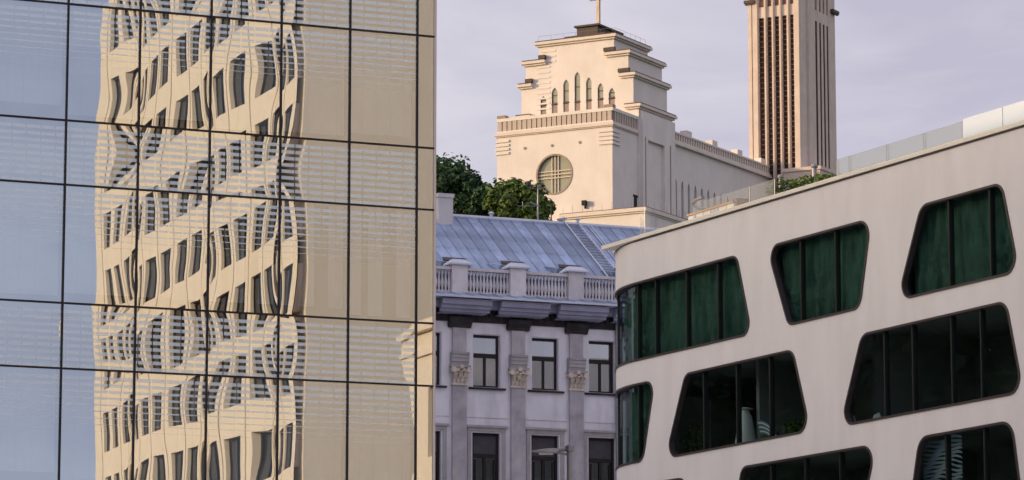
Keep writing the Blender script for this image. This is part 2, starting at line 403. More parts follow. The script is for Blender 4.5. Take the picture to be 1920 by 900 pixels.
# ------------------------------------------------------------------ buildings seen only as reflections in that glass
def reflect_frame(F):
    n = FG.i
    def rf(v): return v - n * (2 * v.dot(n))
    o = FG.o + rf(F.o - FG.o); a = -rf(F.a); i = rf(F.i)
    return o, math.atan2(a.y, a.x)
def tower_block():
    o, rz = reflect_frame(FV)
    root = empty('tower_block', (o.x, o.y, 0), rz)
    tag(root, 'beige tower block with deep window bays across the street', 'building')
    W_, H_ = 32.2, 48.0
    holes, spots = [], []
    xsw = [.7, 3.5, 6.9, 9.9, 13.5, 16.4, 19.9, 22.9, 26.3, 28.6]
    k = 0
    for r_ in range(13):
        zt = 34.5 - 3.45 * (r_ - 3)
        if zt < 3: continue
        for x in xsw:
            wd = 2.1 if x < 25 else 1.5
            holes.append(rect(x, x + wd, zt - 2.15, zt)); spots.append((x, wd, zt))
    w_ = MB(); panel(w_, rect(0, W_, 0, H_), holes, 0, .55, edge=False); w_.build('wall', M_block, root)
    b = MB(); b.box(0, W_, .56, 22, 0, H_ - .05); b.build('body', M_block, root)
    MB().box(-.15, W_ + .15, -.15, 22, H_ - .05, H_ + .5).build('parapet', M_block, root)
    gm = {}
    for x, wd, zt in spots:
        if wd not in gm:
            f = MB(); f.box(0, wd, .20, .27, 0, .07).box(0, wd, .20, .27, 2.08, 2.15).box(0, .07, .20, .27, .07, 2.08).box(wd - .07, wd, .20, .27, .07, 2.08).box(wd * .5 - .03, wd * .5 + .03, .20, .27, .07, 2.08)
            p = MB().box(.07, wd - .07, .25, .32, .07, 2.08)
            gm[wd] = (f.mesh('window', M_winframe), p.mesh('pane', M_paneblue))
        wo = link('window', gm[wd][0], root, (x, 0, zt - 2.15)); link('pane', gm[wd][1], wo)
    # thin vertical expansion joints between the bays
    j = MB()
    for x in [3.05, 6.2, 9.4, 12.7, 15.9, 19.2, 22.4, 25.6, 30.6]: j.box(x - .03, x + .03, -.03, 0.0, 0, H_ - .1)
    j.build('joint', M_reveal, root)
    o, rz = reflect_frame(FU)
    root = empty('low_house', (o.x, o.y, 0), rz)
    tag(root, 'lower beige house with a cornice across the street', 'building')
    zt = FU.loc(770, 632)[1]; xl = -FU.loc(768, 640)[0]
    w_ = MB(); hs = [rect(x, x + 1.6, z, z + 2.3) for x in (xl - 3.4, xl - 6.6, xl - 9.8) for z in (zt - 4.2, zt - 8.2, zt - 12.2) if x > -4]
    panel(w_, rect(-4, xl, 0, zt), hs, 0, .4, edge=False); w_.build('wall', M_block, root)
    for h in hs: MB().box(h[0][0], h[1][0], .3, .42, h[0][1], h[2][1]).build('window', M_paneblue, root)
    MB().box(-4, xl, .42, 6, 0, zt - .02).build('body', M_block, root)
    MB().box(-4.2, xl + .25, -.25, 6.2, zt, zt + .35).box(-4.1, xl + .1, -.12, 6, zt - .8, zt - .6).build('cornice', M_block, root)
M_paneblue = mat('blue_black_pane', (.018, .022, .034), .06, .3, .6, spec=.5)
tower_block()

# ------------------------------------------------------------------ white office building with tilted round-cornered windows
SA, RW = -12.6, 6.2
def wpos(p, q):
    s, z = p
    if s >= SA: return (s, q, z)
    f = (SA - s) / RW
    return (SA - (RW - q) * math.sin(f), RW - (RW - q) * math.cos(f), z)
SL = SA - RW * math.pi / 2
def white_office():
    root = empty('white_office_building', (FW.o.x, FW.o.y, 0), FW.rz)
    tag(root, 'white rendered office building with rounded corner and slanted windows', 'building')
    P = FW.loc
    wins = [   # polygon TL, BL, BR, TR ; mullions in px or s ; curtain
        ([(-18.2, 18.99), (-18.2, 16.28), P(1410, 626), P(1382, 479)], [P(1343, 560)[0], P(1284, 570)[0], P(1226, 580)[0], P(1190, 600)[0] + .1, -15.6], True, [.3, .3, .42, .42]),
        ([P(1439, 463), P(1479, 610), P(1613, 578), P(1634, 410)], [P(1498, 520)[0], P(1563, 500)[0]], True, [.45, .42, .5, .5]),
        ([P(1728, 385), P(1684, 563), P(1911, 509), P(1879, 343)], [P(1776, 460)[0], P(1853, 440)[0]], True, [.6, .42, .5, .5]),
        ([(-18.2, 15.46), (-18.2, 12.75), P(1206, 865), P(1228, 713)], [P(1192, 780)[0] + .1, -15.6], True, [.3, .3, .5, .42]),
        ([P(1286, 701), P(1249, 859), P(1520, 808), P(1487, 656)], [P(1316, 770)[0], P(1378, 760)[0], P(1440, 750)[0]], False, [.5, .42, .5, .5]),
        ([P(1617, 627), P(1577, 799), P(1919, 735), P(1887, 565)], [P(1655, 700)[0], P(1708, 700)[0], P(1781, 690)[0], P(1836, 680)[0]], False, [.55, .42, .5, .5]),
        ([P(1391, 876), (P(1391, 876)[0] - .7, 9.25), (1.6, 9.25), P(1644, 833)], [P(1442, 880)[0], P(1506, 870)[0], P(1571, 860)[0]], False, [.45, .42, .5, .5]),
        ([P(1725, 820), (P(1725, 820)[0] - .8, 9.25), (P(1898, 789)[0] + .5, 9.25), P(1898, 789)], [P(1770, 850)[0], P(1842, 850)[0]], False, [.6, .42, .5, .6]),
        ([(-14.6, 11.98), (-14.4, 9.25), (-9.6, 9.25), P(1291, 895)], [-11.6, -13.2], False, [.42, .42, .5, .5]),
        ([(13.2, 19.05), (12.4, 16.3), (18.6, 16.3), (17.8, 19.05)], [14.6, 16.4], True, .45),
        ([(13.6, 15.5), (12.9, 12.75), (20.6, 12.75), (19.9, 15.5)], [15.2, 17.2, 18.6], False, .45),
    ]
    arcl = [((SA - RW * R(a), 0), (SA - RW * R(a), 20.48)) for a in range(3, 90, 3)]
    polys = [densify(rounded(w_[0], w_[3], 8), .6) for w_ in wins]
    wall = MB(); panel(wall, rect(SL, 24, 0, 20.48), polys, 0, .14, wpos, arcl, edge=False); 
    wall.build('wall', M_white, root)
    b = MB(); b.box(SA - RW - .0, SA - RW + .4, RW, 22, 0, 20.47).box(23.6, 24, .0, 22, 0, 20.47).box(SA - RW + .4, 23.6, 21.6, 22, 0, 20.47).build('rear_wall', M_white, root)
    rp = [wpos((s, 0), .05)[:2] for s in [SL + (SA - SL) * k / 16 for k in range(17)]] + [(23.95, .05), (23.95, 21.9), (SA - RW + .05, 21.9)]
    MB().prism(rp, 'z', 20.40, 20.47).build('roof', M_steel, root)
    inn = MB()
    ip = [wpos((s, 0), .95)[:2] for s in [SL + (SA - SL) * k / 16 for k in range(17)]] + [(23.5, .95), (23.5, 21.5), (SA - RW + .95, 21.5)]
    for z0, z1 in ((19.6, 20.4), (15.75, 16.1), (12.2, 12.5), (8.7, 9.0)): inn.prism(ip, 'z', z0, z1)
    ip2 = [wpos((s, 0), 4.8)[:2] for s in (SA - 2.2, SA)] + [(23.5, 4.8), (23.5, 5.0), (SA - 2.4, 5.0)]
    inn.box(SA - 2.0, 23.4, 5.2, 5.4, 0, 20.3)
    for x in (-6.9, .4, 11.5): inn.box(x - .1, x + .1, 1.5, 5.2, 9.0, 20.2)
    inn.build('interior', M_room, root)
    # swept rim: follows the wall, drifting outwards over the rounded corner
    XT = -15.0                                   # the straight eave runs on to a corner while the wall curves away below it
    ft = math.asin((SA - XT) / RW); qt = RW * (1 - math.cos(ft))
    def rimpath(o):
        p = [(24, -o), (XT - o, -o), (XT - o, qt)]
        for k in range(1, 13):
            f = ft + (math.pi / 2 - ft) * k / 12
            p.append((SA - (RW + o) * math.sin(f), RW - (RW + o) * math.cos(f)))
        return p
    for nm, o0, o1, z0, z1, m in (('eave_rim', -.3, .07, 20.50, 20.63, M_rim), ('eave_shadow_strip', -.3, .02, 20.455, 20.498, M_frame)):
        rm = MB(); a_ = rimpath(o0); c_ = rimpath(o1); n = len(a_)
        a_[1] = (XT + .3, .3); a_[2] = (XT + .3, max(qt, .32))
        vs = []
        for k in range(n):
            vs += [(*a_[k], z0), (*c_[k], z0), (*c_[k], z1), (*a_[k], z1)]
        fs = [(4 * k + e, 4 * k + (e + 1) % 4, 4 * k + 4 + (e + 1) % 4, 4 * k + 4 + e) for k in range(n - 1) for e in range(4)]
        fs += [(0, 1, 2, 3), (4 * n - 4, 4 * n - 3, 4 * n - 2, 4 * n - 1)]
        if nm == 'eave_rim': rm.add(vs, fs).build(nm, m, root)
    so_ = [(SA, 0), (XT, 0), (XT, qt)] + [(SA - RW * math.sin(ft * k / 10), RW * (1 - math.cos(ft * k / 10))) for k in range(9, 0, -1)]
    MB().prism(so_, 'z', 20.482, 20.499).build('eave_soffit', M_white, root)
    sh = MB(); sp_ = [(24, .0)] + [wpos((SA - RW * R(90) * k / 14, 0), 0)[:2] for k in range(15)]
    for k in range(len(sp_) - 1):
        (ax, ay), (bx, by) = sp_[k], sp_[k + 1]; d = Vector((bx - ax, by - ay)).normalized(); nn = Vector((d.y, -d.x)) * .02
        if nn.y > 0 and k == 0: nn = -nn
        sh.prism([(ax, ay), (bx, by), (bx - abs(nn.x), by - abs(nn.y)), (ax - abs(nn.x), ay - abs(nn.y))], 'z', 20.44, 20.478)
    sh.build('eave_shadow_strip', M_frame, root)  # dark strip drawn for the shadow line under the rim
    for (corners, muls, cur, rad), poly in zip(wins, polys):
        lns = arcl
        inner = offset(poly, .045)
        fr = MB(); outp = offset(poly, -.025)
        ov, fs = fill(outp, [inner], arcl); fr.add([wpos(p, -.035) for p in ov], fs)
        for pl, q0, q1 in ((outp, -.035, .02), (inner, -.035, .16)):
            n = len(pl); fr.add([wpos(p, q0) for p in pl] + [wpos(p, q1) for p in pl], [(k, (k + 1) % n, n + (k + 1) % n, n + k) for k in range(n)])
        wo = fr.build('window', M_frame, root)
        ms = sorted(muls)
        xs_ = [p[0] for p in inner]; bounds = [min(xs_) - 1] + ms + [max(xs_) + 1]
        for k in range(len(bounds) - 1):
            pl = clipx(clipx(inner, bounds[k + 1], True), bounds[k], False)
            if len(pl) < 3: continue
            tilt = rng.uniform(-.004, .004); c0 = (bounds[k] + bounds[k + 1]) / 2
            ov, fs = fill(pl, [], arcl)
            MB().add([wpos(p, .12 + tilt * (p[0] - c0)) for p in ov], fs).build('pane', M_glassdark, wo)
        for x in ms:
            zs = [p[1] for p in clipx(inner, x, True) if abs(p[0] - x) < 1e-6]
            if len(zs) < 2: continue
            m_ = MB(); z0, z1 = min(zs), max(zs)
            vs = [wpos((x + dx, z), q) for z in (z0, z1) for (dx, q) in ((-.032, .06), (.032, .06), (.032, .24), (-.032, .24))]
            m_.add(vs, [(0, 1, 2, 3), (4, 5, 6, 7), (0, 1, 5, 4), (1, 2, 6, 5), (2, 3, 7, 6), (3, 0, 4, 7)]).build('mullion', M_mullion, wo)
        if cur:
            x0, x1 = min(xs_) - .1, max(xs_) + .1; z0, z1 = min(p[1] for p in inner) - .05, max(p[1] for p in inner) + .1
            nx, nz = int((x1 - x0) / .06), 24
            gs = [(rng.uniform(x0, x1), rng.uniform(.1, .5), rng.uniform(.6, 1.6)) for _ in range(4)]
            ph = [rng.uniform(0, 6) for _ in range(4)]
            cm = MB()
            for j in range(nz + 1):
                for i in range(nx + 1):
                    s, t = x0 + (x1 - x0) * i / nx, j / nz
                    skew = s + .55 * (1 - t) * math.sin(1.3 * s + ph[0])
                    d = .09 * math.sin(5.2 * skew + ph[1]) + .06 * math.sin(11.3 * skew + 1.2 * math.sin(3 * t + ph[2])) + .020 * math.sin(23 * skew + 4 * t + 2 * math.sin(2 * s))
                    for gx, gz, gr in gs:            # gathers fanning out of a pinned point
                        dx, dz = s - gx, t - gz; rr = math.hypot(dx, dz * 2.6)
                        d += .12 * math.exp(-rr / gr * 1.3) * math.sin(7 * math.atan2(dx, dz * 2.6 + .01))
                    cm.v.append(wpos((s, z0 + (z1 - z0) * t), .42 + .62 * d * (1.15 - .5 * t)))
            cm.f = [(j * (nx + 1) + i, j * (nx + 1) + i + 1, (j + 1) * (nx + 1) + i + 1, (j + 1) * (nx + 1) + i) for j in range(nz) for i in range(nx)]
            cm.build('curtain', M_curtain, wo, smooth=True)
    return root
white_office()
def win_thing(name, px, py, q, z=None):
    x, zz = FW.loc(px, py, q); w_ = FW.world(x, q); return empty(name, (w_.x, w_.y, zz if z is None else z), FW.rz)

# things put in the white building's rooms; all but the cloth stand in for reflections
def leaves(mb, c, rad, n, size, r_, flatten=1.0):
    for _ in range(n):
        while True:
            p = Vector((r_.uniform(-1, 1), r_.uniform(-1, 1), r_.uniform(-1, 1)))
            if p.length < 1: break
        p = Vector((p.x * rad[0], p.y * rad[1], p.z * rad[2])) + Vector(c)
        a = Vector((r_.gauss(0, 1), r_.gauss(0, 1), r_.gauss(0, .6))).normalized(); b_ = a.orthogonal().normalized()
        b_ = (b_ * math.cos(k := r_.uniform(0, 6.28)) + a.cross(b_) * math.sin(k)).normalized()
        s = size * r_.uniform(.6, 1.3)
        mb.add([p - a * s, p + b_ * s * .45, p + a * s, p - b_ * s * .45], [(0, 1, 2, 3)])
def potted(px, py, label, hh, wd, q=1.1):  # plants put indoors to imitate greenery reflected in the panes
    r_ = random.Random(px)
    root = win_thing('reflection_plant', px, py, q, 12.5); tag(root, label, 'plant', 'plants standing in for window reflections')
    MB().lathe([(.16, 0), (.24, .4), (.22, .4)], n=12).build('pot', M_taupe, root)
    MB().cyl((0, 0, .4), (0, 0, hh * .7), .02, .012, 6).build('stem', M_bark, root)
    m = MB(); leaves(m, (0, 0, hh * .62), (wd, .35, hh * .38), 160, .10, r_); m.build('foliage', M_leaf2, root)
potted(1300, 800, 'bushy potted plant standing in for a tree reflection in the second-row left pane', 1.35, .7)
potted(1490, 790, 'low leafy plant standing in for a tree reflection, right end of the second-row window', 1.0, .45)
potted(1445, 790, 'rounded green plant standing in for a tree reflection, beside the white hooded form', .8, .5, 1.6)
ch = win_thing('reflection_figure', 1398, 800, 1.2, 12.5); tag(ch, 'white hooded form standing in for a sculpture reflected in the second-row middle pane', 'chair')  # indoor form imitating a white shape mirrored in the pane
MB().lathe([(.32, 0), (.36, .5), (.30, .9), (.22, 1.35), (.12, 1.55), (.14, 1.6)], n=14).build('shell', M_frost, ch, smooth=True)
MB().lathe([(.25, 1.6), (.27, 1.63), (.05, 1.68)], n=14).build('brim', M_frost, ch)
st = win_thing('reflection_stripes', 1430, 810, 1.2, 12.5); tag(st, 'blue and white striped cloth standing in for a reflection beside the hooded form', 'awning')  # cloth put indoors to imitate a striped reflection in the pane
for k in range(7):
    m = MB()
    for j in range(9):
        t = j / 8; x = -.35 + 1.2 * t; z = 1.18 - .55 * t * t - .07 * k
        m.v += [(x, .02 * k, z), (x, .02 * k, z - .055)]
    m.f = [(2 * j, 2 * j + 1, 2 * j + 3, 2 * j + 2) for j in range(8)]
    m.build('stripe', M_frost if k % 2 else mat('blue_stripe', (.12, .2, .36), .8), st)
dc = win_thing('draped_cloth', 1622, 780, .7, 12.62); tag(dc, 'white cloth sagging inside the lower left corner of the wide second-row window', 'cloth')
m = MB()
for j in range(17):
    x = -.75 + 1.5 * j / 16; z = .55 - .42 * math.sin(math.pi * j / 16) + .05 * math.sin(j * 1.9)
    m.v += [(x, .04 * math.sin(j * 1.3), z), (x, .12 + .04 * math.sin(j * 1.3), max(.0, z - .28 - .1 * math.sin(j)))]
m.f = [(2 * j, 2 * j + 1, 2 * j + 3, 2 * j + 2) for j in range(16)]
m.build('fold', M_frost, dc, smooth=True)
bl = win_thing('reflection_slats', 1775, 880, .55, 9.3); tag(bl, 'wavy blue grey slats standing in for a striped reflection in the lowest right window', 'blind')  # slats added behind the pane to imitate a wavy striped reflection
for k in range(22):
    m = MB(); z = 2.65 - .115 * k
    for j in range(15):
        x = -1.3 + 2.1 * j / 14; dz = .05 * math.sin(2.6 * x + .3 * k) + .03 * math.sin(6 * x + k)
        m.v += [(x, .0, z + dz), (x, .045, z + dz - .075)]
    m.f = [(2 * j, 2 * j + 1, 2 * j + 3, 2 * j + 2) for j in range(14)]
    m.build('slat', M_blueslat if (M_blueslat := bpy.data.materials.get('blue_grey_slat')) else mat('blue_grey_slat', (.42, .48, .62), .5), bl)

# ------------------------------------------------------------------ roof terrace of the white building
def roof_terrace():
    tz = 20.5
    def wp(x, q, z=tz): p = FW.world(x, q); return (p.x, p.y, z)
    def P(px, py, q): return FW.loc(px, py, q)
    # glass balustrade along the eave
    root = empty('glass_balustrade', wp(0, 1.4), FW.rz); tag(root, 'frameless glass balustrade along the white roof edge', 'railing')
    q = 1.4
    xr = [P(px, 330, q)[0] for px in (1500, 1592, 1663, 1733)] + [P(1804, 240, q)[0]]
    xl = [P(px, 360, q)[0] for px in (1330, 1403)]
    hg, hw = P(1700, 259, q)[1] - tz, P(1862, 206, .5)[1] - tz
    def pan(x0, x1, m, qq=0.0, h=None):
        h = h or hg
        MB().box(x0 + .015, x1 - .015, qq, qq + .02, .12, h).build('glass_panel', m, root)
    def post(x, qq=.03, h=1.2, r=.03): MB().cyl((x, qq + .03, 0), (x, qq + .03, h), r, r, 8).build('post', M_steel, root)
    seq = [P(1318, 380, q)[0], P(1403, 360, q)[0], P(1450, 350, q)[0], P(1568, 320, q)[0]] + xr[1:]
    for k in range(len(seq) - 1):
        
        if k != 2: pan(seq[k], seq[k + 1], M_railclear if k < 2 else M_railgrey)
    for x in seq[1:]: post(x, .03, hg)
    xw = [P(1806, 240, .5)[0], P(1880, 220, .5)[0], P(1960, 200, .5)[0], 14.0, 17, 20]
    for k in range(len(xw) - 1): pan(xw[k], xw[k + 1], M_railsky, -.9, hw)
    for x in xw[:-1]: post(x, -.88, hw - .01, .03)
    # rounded end of the balustrade
    x0 = seq[0]; prev = (x0, 0)
    for k in range(1, 8):
        a = R(13 * k); cur = (x0 - 2.6 * math.sin(a), 2.6 - 2.6 * math.cos(a))
        m = MB(); d = Vector(cur) - Vector(prev); nn = Vector((-d.y, d.x)).normalized() * .02
        m.prism([prev, cur, (cur[0] + nn.x, cur[1] + nn.y), (prev[0] + nn.x, prev[1] + nn.y)], 'z', .3, 1.22)
        m.build('glass_panel', M_railclear, root); prev = cur
    m = MB()
    for k in range(8):
        a = R(13 * k); p = (x0 - 2.6 * math.sin(a), 2.6 - 2.6 * math.cos(a), 1.27)
        if k: m.cyl(lastp, p, .06, .06, 8)
        lastp = p
    m.build('handrail', M_steel, root); post(prev[0], prev[1], 1.3, .11)
    # curved glass wind screen by the corner
    x, z = P(1203, 425, 1.3); sc = empty('wind_screen', wp(x, 1.3), FW.rz); tag(sc, 'small curved pale glass screen at the rounded roof corner', 'screen')
    m = MB(); n = 10
    for k in range(n + 1):
        a = R(200 * k / n - 100); top = 1.15 + .35 * math.sin(k / n * math.pi * .8)
        m.v += [(.42 * math.sin(a), .3 - .3 * math.cos(a), .0), (.42 * math.sin(a), .3 - .3 * math.cos(a), top)]
    m.f = [(2 * k, 2 * k + 2, 2 * k + 3, 2 * k + 1) for k in range(n)]
    m.build('curved_glass', M_railclear, sc, smooth=True); MB().cyl((.42, .35, 0), (.42, .35, 1.25), .012, .012, 6).build('edge_bar', M_steel, sc)
    # counter with orange top
    q = 1.9
    xa, xb = P(1290, 408, q)[0], P(1376, 383, q)[0]; ch_ = P(1292, 402, q)[1] - tz
    cn = empty('terrace_counter', wp(xa, q), FW.rz); tag(cn, 'long white terrace counter with an orange wooden top', 'counter')
    MB().box(0, xb - xa, -.05, .5, ch_ - .06, ch_).build('top', M_orange, cn)
    nb = 6; pw = (xb - xa) / nb
    for k in range(nb): MB().box(k * pw + .02, (k + 1) * pw - .02, 0, .45, .1, ch_ - .065).build('panel', M_frost if k % 3 else M_railsky, cn)
    x, z = P(1382, 378, q); cp = empty('wicker_chair', wp(x, q), FW.rz); tag(cp, 'brown wicker chair at the right end of the terrace counter', 'chair')
    MB().box(-.12, .32, -.2, .3, .3, .42).build('seat', M_louver, cp); MB().box(.25, .33, -.2, .3, .42, 1.0).build('backrest', M_louver, cp)
    for dx in (-.09, .27):
        for dy in (-.16, .25): MB().cyl((dx, dy, 0), (dx, dy, .3), .025, .025, 6).build('leg', M_louver, cp)
    # lamp posts
    for px, top, lab in ((1464, 335, 'slim grey lamp post rising among the roof shrubs'), (1527, 315, 'short pale post near the bell tower foot on the roof')):
        x, z = P(px, top, 2.2); lp = empty('terrace_post', wp(x, 2.2), FW.rz); tag(lp, lab, 'post', 'posts on the roof terrace')
        MB().cyl((0, 0, 0), (0, 0, z - tz), .085, .075, 10).build('pole', M_steel, lp)
        MB().lathe([(.10, 0), (.12, .05), (.10, .12), (.03, .14)], (0, 0, z - tz), 10).build('cap', M_steel, lp)
    # shrubs
    r_ = random.Random(5)
    for i, (px, py, wd, hh, lab) in enumerate(((1466, 343, .9, .34, 'green shrub round the foot of the grey lamp post'), (1506, 337, .8, .26, 'low green shrub right of the lamp post shrub'), (1543, 331, .6, .2, 'smallest shrub, nearest the bell tower on the roof edge'))):
        x, z = P(px, py, 1.9); sh = empty('shrub', wp(x, 1.9), FW.rz); tag(sh, lab, 'shrub', 'shrubs on the roof terrace')
        MB().box(-wd, wd, -.2, .25, 0, .3).build('planter', M_steel, sh)
        for k in range(3): MB().cyl((wd * (k - 1) * .5, 0, .3), (wd * (k - 1) * .6, 0, z - tz), .02, .01, 6).build('stem', M_bark, sh)
        m = MB(); leaves(m, (0, 0, z - tz - hh * .6), (wd, .35, hh), 260, .085, r_); m.build('foliage', M_leaf2, sh)
roof_terrace()

# ------------------------------------------------------------------ old town house
def town_house():
    root = empty('town_house', (FC.o.x, FC.o.y, 0.0), FC.rz)
    tag(root, 'grey lilac classical town house with pilasters and zinc roof', 'building')
    x0, x1 = -9.5, 8.6
    cx = [-6.74, -4.22, -1.69, .86, 3.36, 5.9]
    holes = []
    for c in cx: holes += [rect(c - .57, c + .57, 17.42, 19.52), rect(c - .60, c + .60, 12.6, 15.60), rect(c - .6, c + .6, 7.6, 10.8)]
    holes.append(rect(3.06, 3.66, 16.48, 16.90))
    w_ = MB(); panel(w_, rect(x0, x1, 0, 20.0), holes, 0, .30, edge=False); w_.build('wall', M_plaster, root)
    MB().box(x0, x1, 1.6, 11, 0, 20.9).box(x0, x0 + .3, .01, 1.6, 0, 20.9).box(x1 - .3, x1, .01, 1.6, 0, 20.9).build('body', M_room, root)
    MB().box(3.06, 3.66, .18, .26, 16.48, 16.9).build('vent_opening', M_band, root)
    # windows
    def bars(mb, lst):
        for b in lst: mb.box(*b)
        return mb
    up = bars(MB(), [(-.57, -.50, .16, .27, 0, 2.1), (.50, .57, .16, .27, 0, 2.1), (-.5, .5, .16, .27, 0, .08), (-.5, .5, .16, .27, 2.0, 2.1), (-.5, .5, .13, .27, 1.20, 1.36), (-.04, .04, .15, .27, .08, 1.2)]).mesh('window', M_winframe)
    lo = bars(MB(), [(-.60, -.50, .16, .27, 0, 3.0), (.50, .60, .16, .27, 0, 3.0), (-.5, .5, .16, .27, 2.9, 3.0), (-.5, .5, .13, .27, 2.02, 2.16), (-.06, .06, .15, .27, 0, 2.02), (-.5, .5, .16, .27, 0, .1), (-.44, -.38, .17, .25, .1, 1.95), (.38, .44, .17, .25, .1, 1.95)]).mesh('window', M_winframe)
    pu = [MB().add([(-.5, .215, 1.36), (.5, .215 + d, 1.36), (.5, .215 + d, 2.0), (-.5, .215, 2.0)], [(0, 1, 2, 3)]).mesh('pane', M_glassold) for d in (0, .004)]
    pl = [MB().add([(-.5, .215, .08), (-.04, .215 + d, .08), (-.04, .215 + d, 1.2), (-.5, .215, 1.2)], [(0, 1, 2, 3)]).mesh('pane', M_glassold) for d in (0.002, -.003)]
    lp = MB().add([(-.5, .215, .1), (-.06, .215, .1), (-.06, .215, 2.02), (-.5, .215, 2.02)], [(0, 1, 2, 3)]).mesh('pane', M_glassdark)
    ltop = MB().box(-.5, .5, .21, .24, 2.16, 2.9).mesh('roller_shutter', mat('grey_shutter', (.075, .072, .085), .7, .15, 3))
    crt = [MB(), MB()]
    for b, s in ((crt[0], 1), (crt[1], -1)):
        for j in range(8):
            xx = s * (.48 - .045 * j * (1.0 if s > 0 else .5)); b.v += [(xx, .42 + .02 * (j % 2), .05), (xx, .42 + .02 * (j % 2), 2.05)]
        b.f = [(2 * j, 2 * j + 1, 2 * j + 3, 2 * j + 2) for j in range(7)]
    crm = [b.mesh('curtain', M_blind) for b in crt]
    sill = MB().prism([(-.16, 0), (.16, 0), (.16, .1), (-.19, .07)], 'x', -.78, .78).mesh('sill', M_soot)
    for k, c in enumerate(cx):
        o = link('window', up, root, (c, 0, 17.42)); link('pane', pu[k % 2], o); link('pane', pl[k % 2], o); link('pane', pl[(k + 1) % 2], o, (.54, 0, 0))
        link('curtain', crm[0], o); link('curtain', crm[1], o)
        link('sill', sill, root, (c, 0, 17.315))
        for zb in (12.6, 7.6):
            o = link('window', lo, root, (c, 0, zb)); link('pane', lp, o); link('pane', lp, o, (.56, 0, 0)); link('roller_shutter', ltop, o)
            s_ = MB(); h_ = 3.0 if zb > 10 else 3.2
            s_.box(-.82, -.66, -.05, .0, 0, h_ + .06).box(.66, .82, -.05, .0, 0, h_ + .06).box(-.82, .82, -.06, .0, h_ + .06, h_ + .2).box(-.90, .90, -.12, .0, h_ + .2, h_ + .29)
            s_.build('window_surround', M_band, root, (c, 0, zb))
    # plaster bay panels with rounded shoulders round the upper windows
    for k, c in enumerate(cx):
        po = rounded([(c - .93, 16.2), (c + .93, 16.2), (c + .93, 19.96), (c - .93, 19.96)], [.05, .05, .42, .42], 6)
        m = MB(); panel(m, po, [rect(c - .60, c + .60, 17.39, 19.55)], -.035, .034); m.build('bay_panel', M_plaster, root)
    # pilasters
    px = [c + 1.335 for c in cx[:-1]] + [cx[0] - 1.2]
    for c in px:
        MB().box(c - .30, c + .30, -.14, .0, 9, 17.46).build('pilaster', M_pil, root)
        MB().box(c - .29, c + .29, -.12, .0, 18.75, 19.75).build('pilaster_neck', M_pil, root)
        im = MB(); im.prism([(0, 18.24), (-.16, 18.24), (-.18, 18.36), (-.22, 18.38), (-.22, 18.5), (-.25, 18.54), (-.25, 18.64), (-.30, 18.68), (-.30, 18.76), (0, 18.76)], 'x', c - .36, c + .36)
        im.build('impost', M_band, root)
        kb = MB().box(c - .30, c + .30, -.15, 0, 17.46, 18.14).box(c - .43, c + .43, -.27, 0, 18.14, 18.235).build('capital', M_band, root)
        cp = MB(); cp.box(c - .34, c + .34, -.20, 0, 17.44, 17.52)
        for zc, nn, hh, oo in ((17.53, 4, .26, .17), (17.74, 3, .28, .19), (17.93, 4, .18, .20)):
            for j in range(nn):
                xx = c - .33 + .66 * (j + .5) / nn; wd = .66 / nn * .36
                cp.add([(xx - wd, -oo, zc), (xx + wd, -oo, zc), (xx + wd * 1.25, -oo - .07, zc + hh * .6), (xx - wd * 1.25, -oo - .07, zc + hh * .6), (xx + wd * .8, -oo - .17, zc + hh), (xx - wd * .8, -oo - .17, zc + hh), (xx, -oo - .15, zc + hh * .72)],
                       [(0, 1, 2, 3), (3, 2, 4, 5), (5, 4, 6)])
        for sx in (-1, 1):
            cp.cyl((c + sx * .33, -.36, 18.04), (c + sx * .33, -.10, 18.04), .11, .11, 10); cp.cyl((c + sx * .13, -.32, 18.05), (c + sx * .13, -.06, 18.05), .07, .07, 8)
        cp.cyl((c, -.36, 18.17), (c, -.1, 18.17), .085, .085, 8)
        cp.build('acanthus_leaf', M_capital, kb)['kind'] = 'stuff'
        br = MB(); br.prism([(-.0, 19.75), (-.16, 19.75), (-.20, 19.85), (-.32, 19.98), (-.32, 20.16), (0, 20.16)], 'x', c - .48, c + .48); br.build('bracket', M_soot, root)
    # frieze, dentils, cornice
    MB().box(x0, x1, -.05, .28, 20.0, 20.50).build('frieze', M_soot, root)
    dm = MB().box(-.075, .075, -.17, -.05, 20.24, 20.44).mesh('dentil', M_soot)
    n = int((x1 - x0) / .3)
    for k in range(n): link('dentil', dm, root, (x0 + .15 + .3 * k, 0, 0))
    MB().box(x0, x1, -.55, .28, 20.5, 20.80).build('cornice', M_cornice, root)
    for c in px:
        m = MB()
        m.prism([(-.55, 20.30), (-.68, 20.30), (-.70, 20.40), (-.80, 20.42), (-.82, 20.54), (-.93, 20.57), (-.95, 20.72), (-1.02, 20.78), (-.55, 20.78)], 'x', c - 1.06, c + 1.06)
        m.prism([(-.05, 20.26), (-.60, 20.26), (-.60, 20.31), (-.05, 20.31)], 'x', c - .98, c + .98)
        m.build('cornice_block', M_cornice, root)
    MB().prism([(-1.10, 20.83), (-.50, 20.81), (-.50, 20.87), (-1.10, 20.90)], 'x', x0, x1).build('gutter', M_zinclight, root)
    # skirt roof in sheets
    sk = MB().prism([(-1.06, 20.905), (.0, 21.17), (.0, 21.12), (-1.06, 20.885)], 'x', 0, .62).prism([(-1.06, 20.93), (.0, 21.20), (.0, 21.16), (-1.06, 20.90)], 'x', -.015, .015).mesh('skirt_sheet', M_zinc)
    k = 0
    while x0 + .625 * k < x1 - .6: link('skirt_sheet', sk, root, (x0 + .625 * k, 0, 0)); k += 1
    # balustrade
    MB().box(x0, x1, .02, .30, 21.12, 21.22).build('bottom_rail', M_balus, root)
    MB().box(x0, x1, .00, .32, 22.08, 22.20).build('top_rail', M_balus, root)
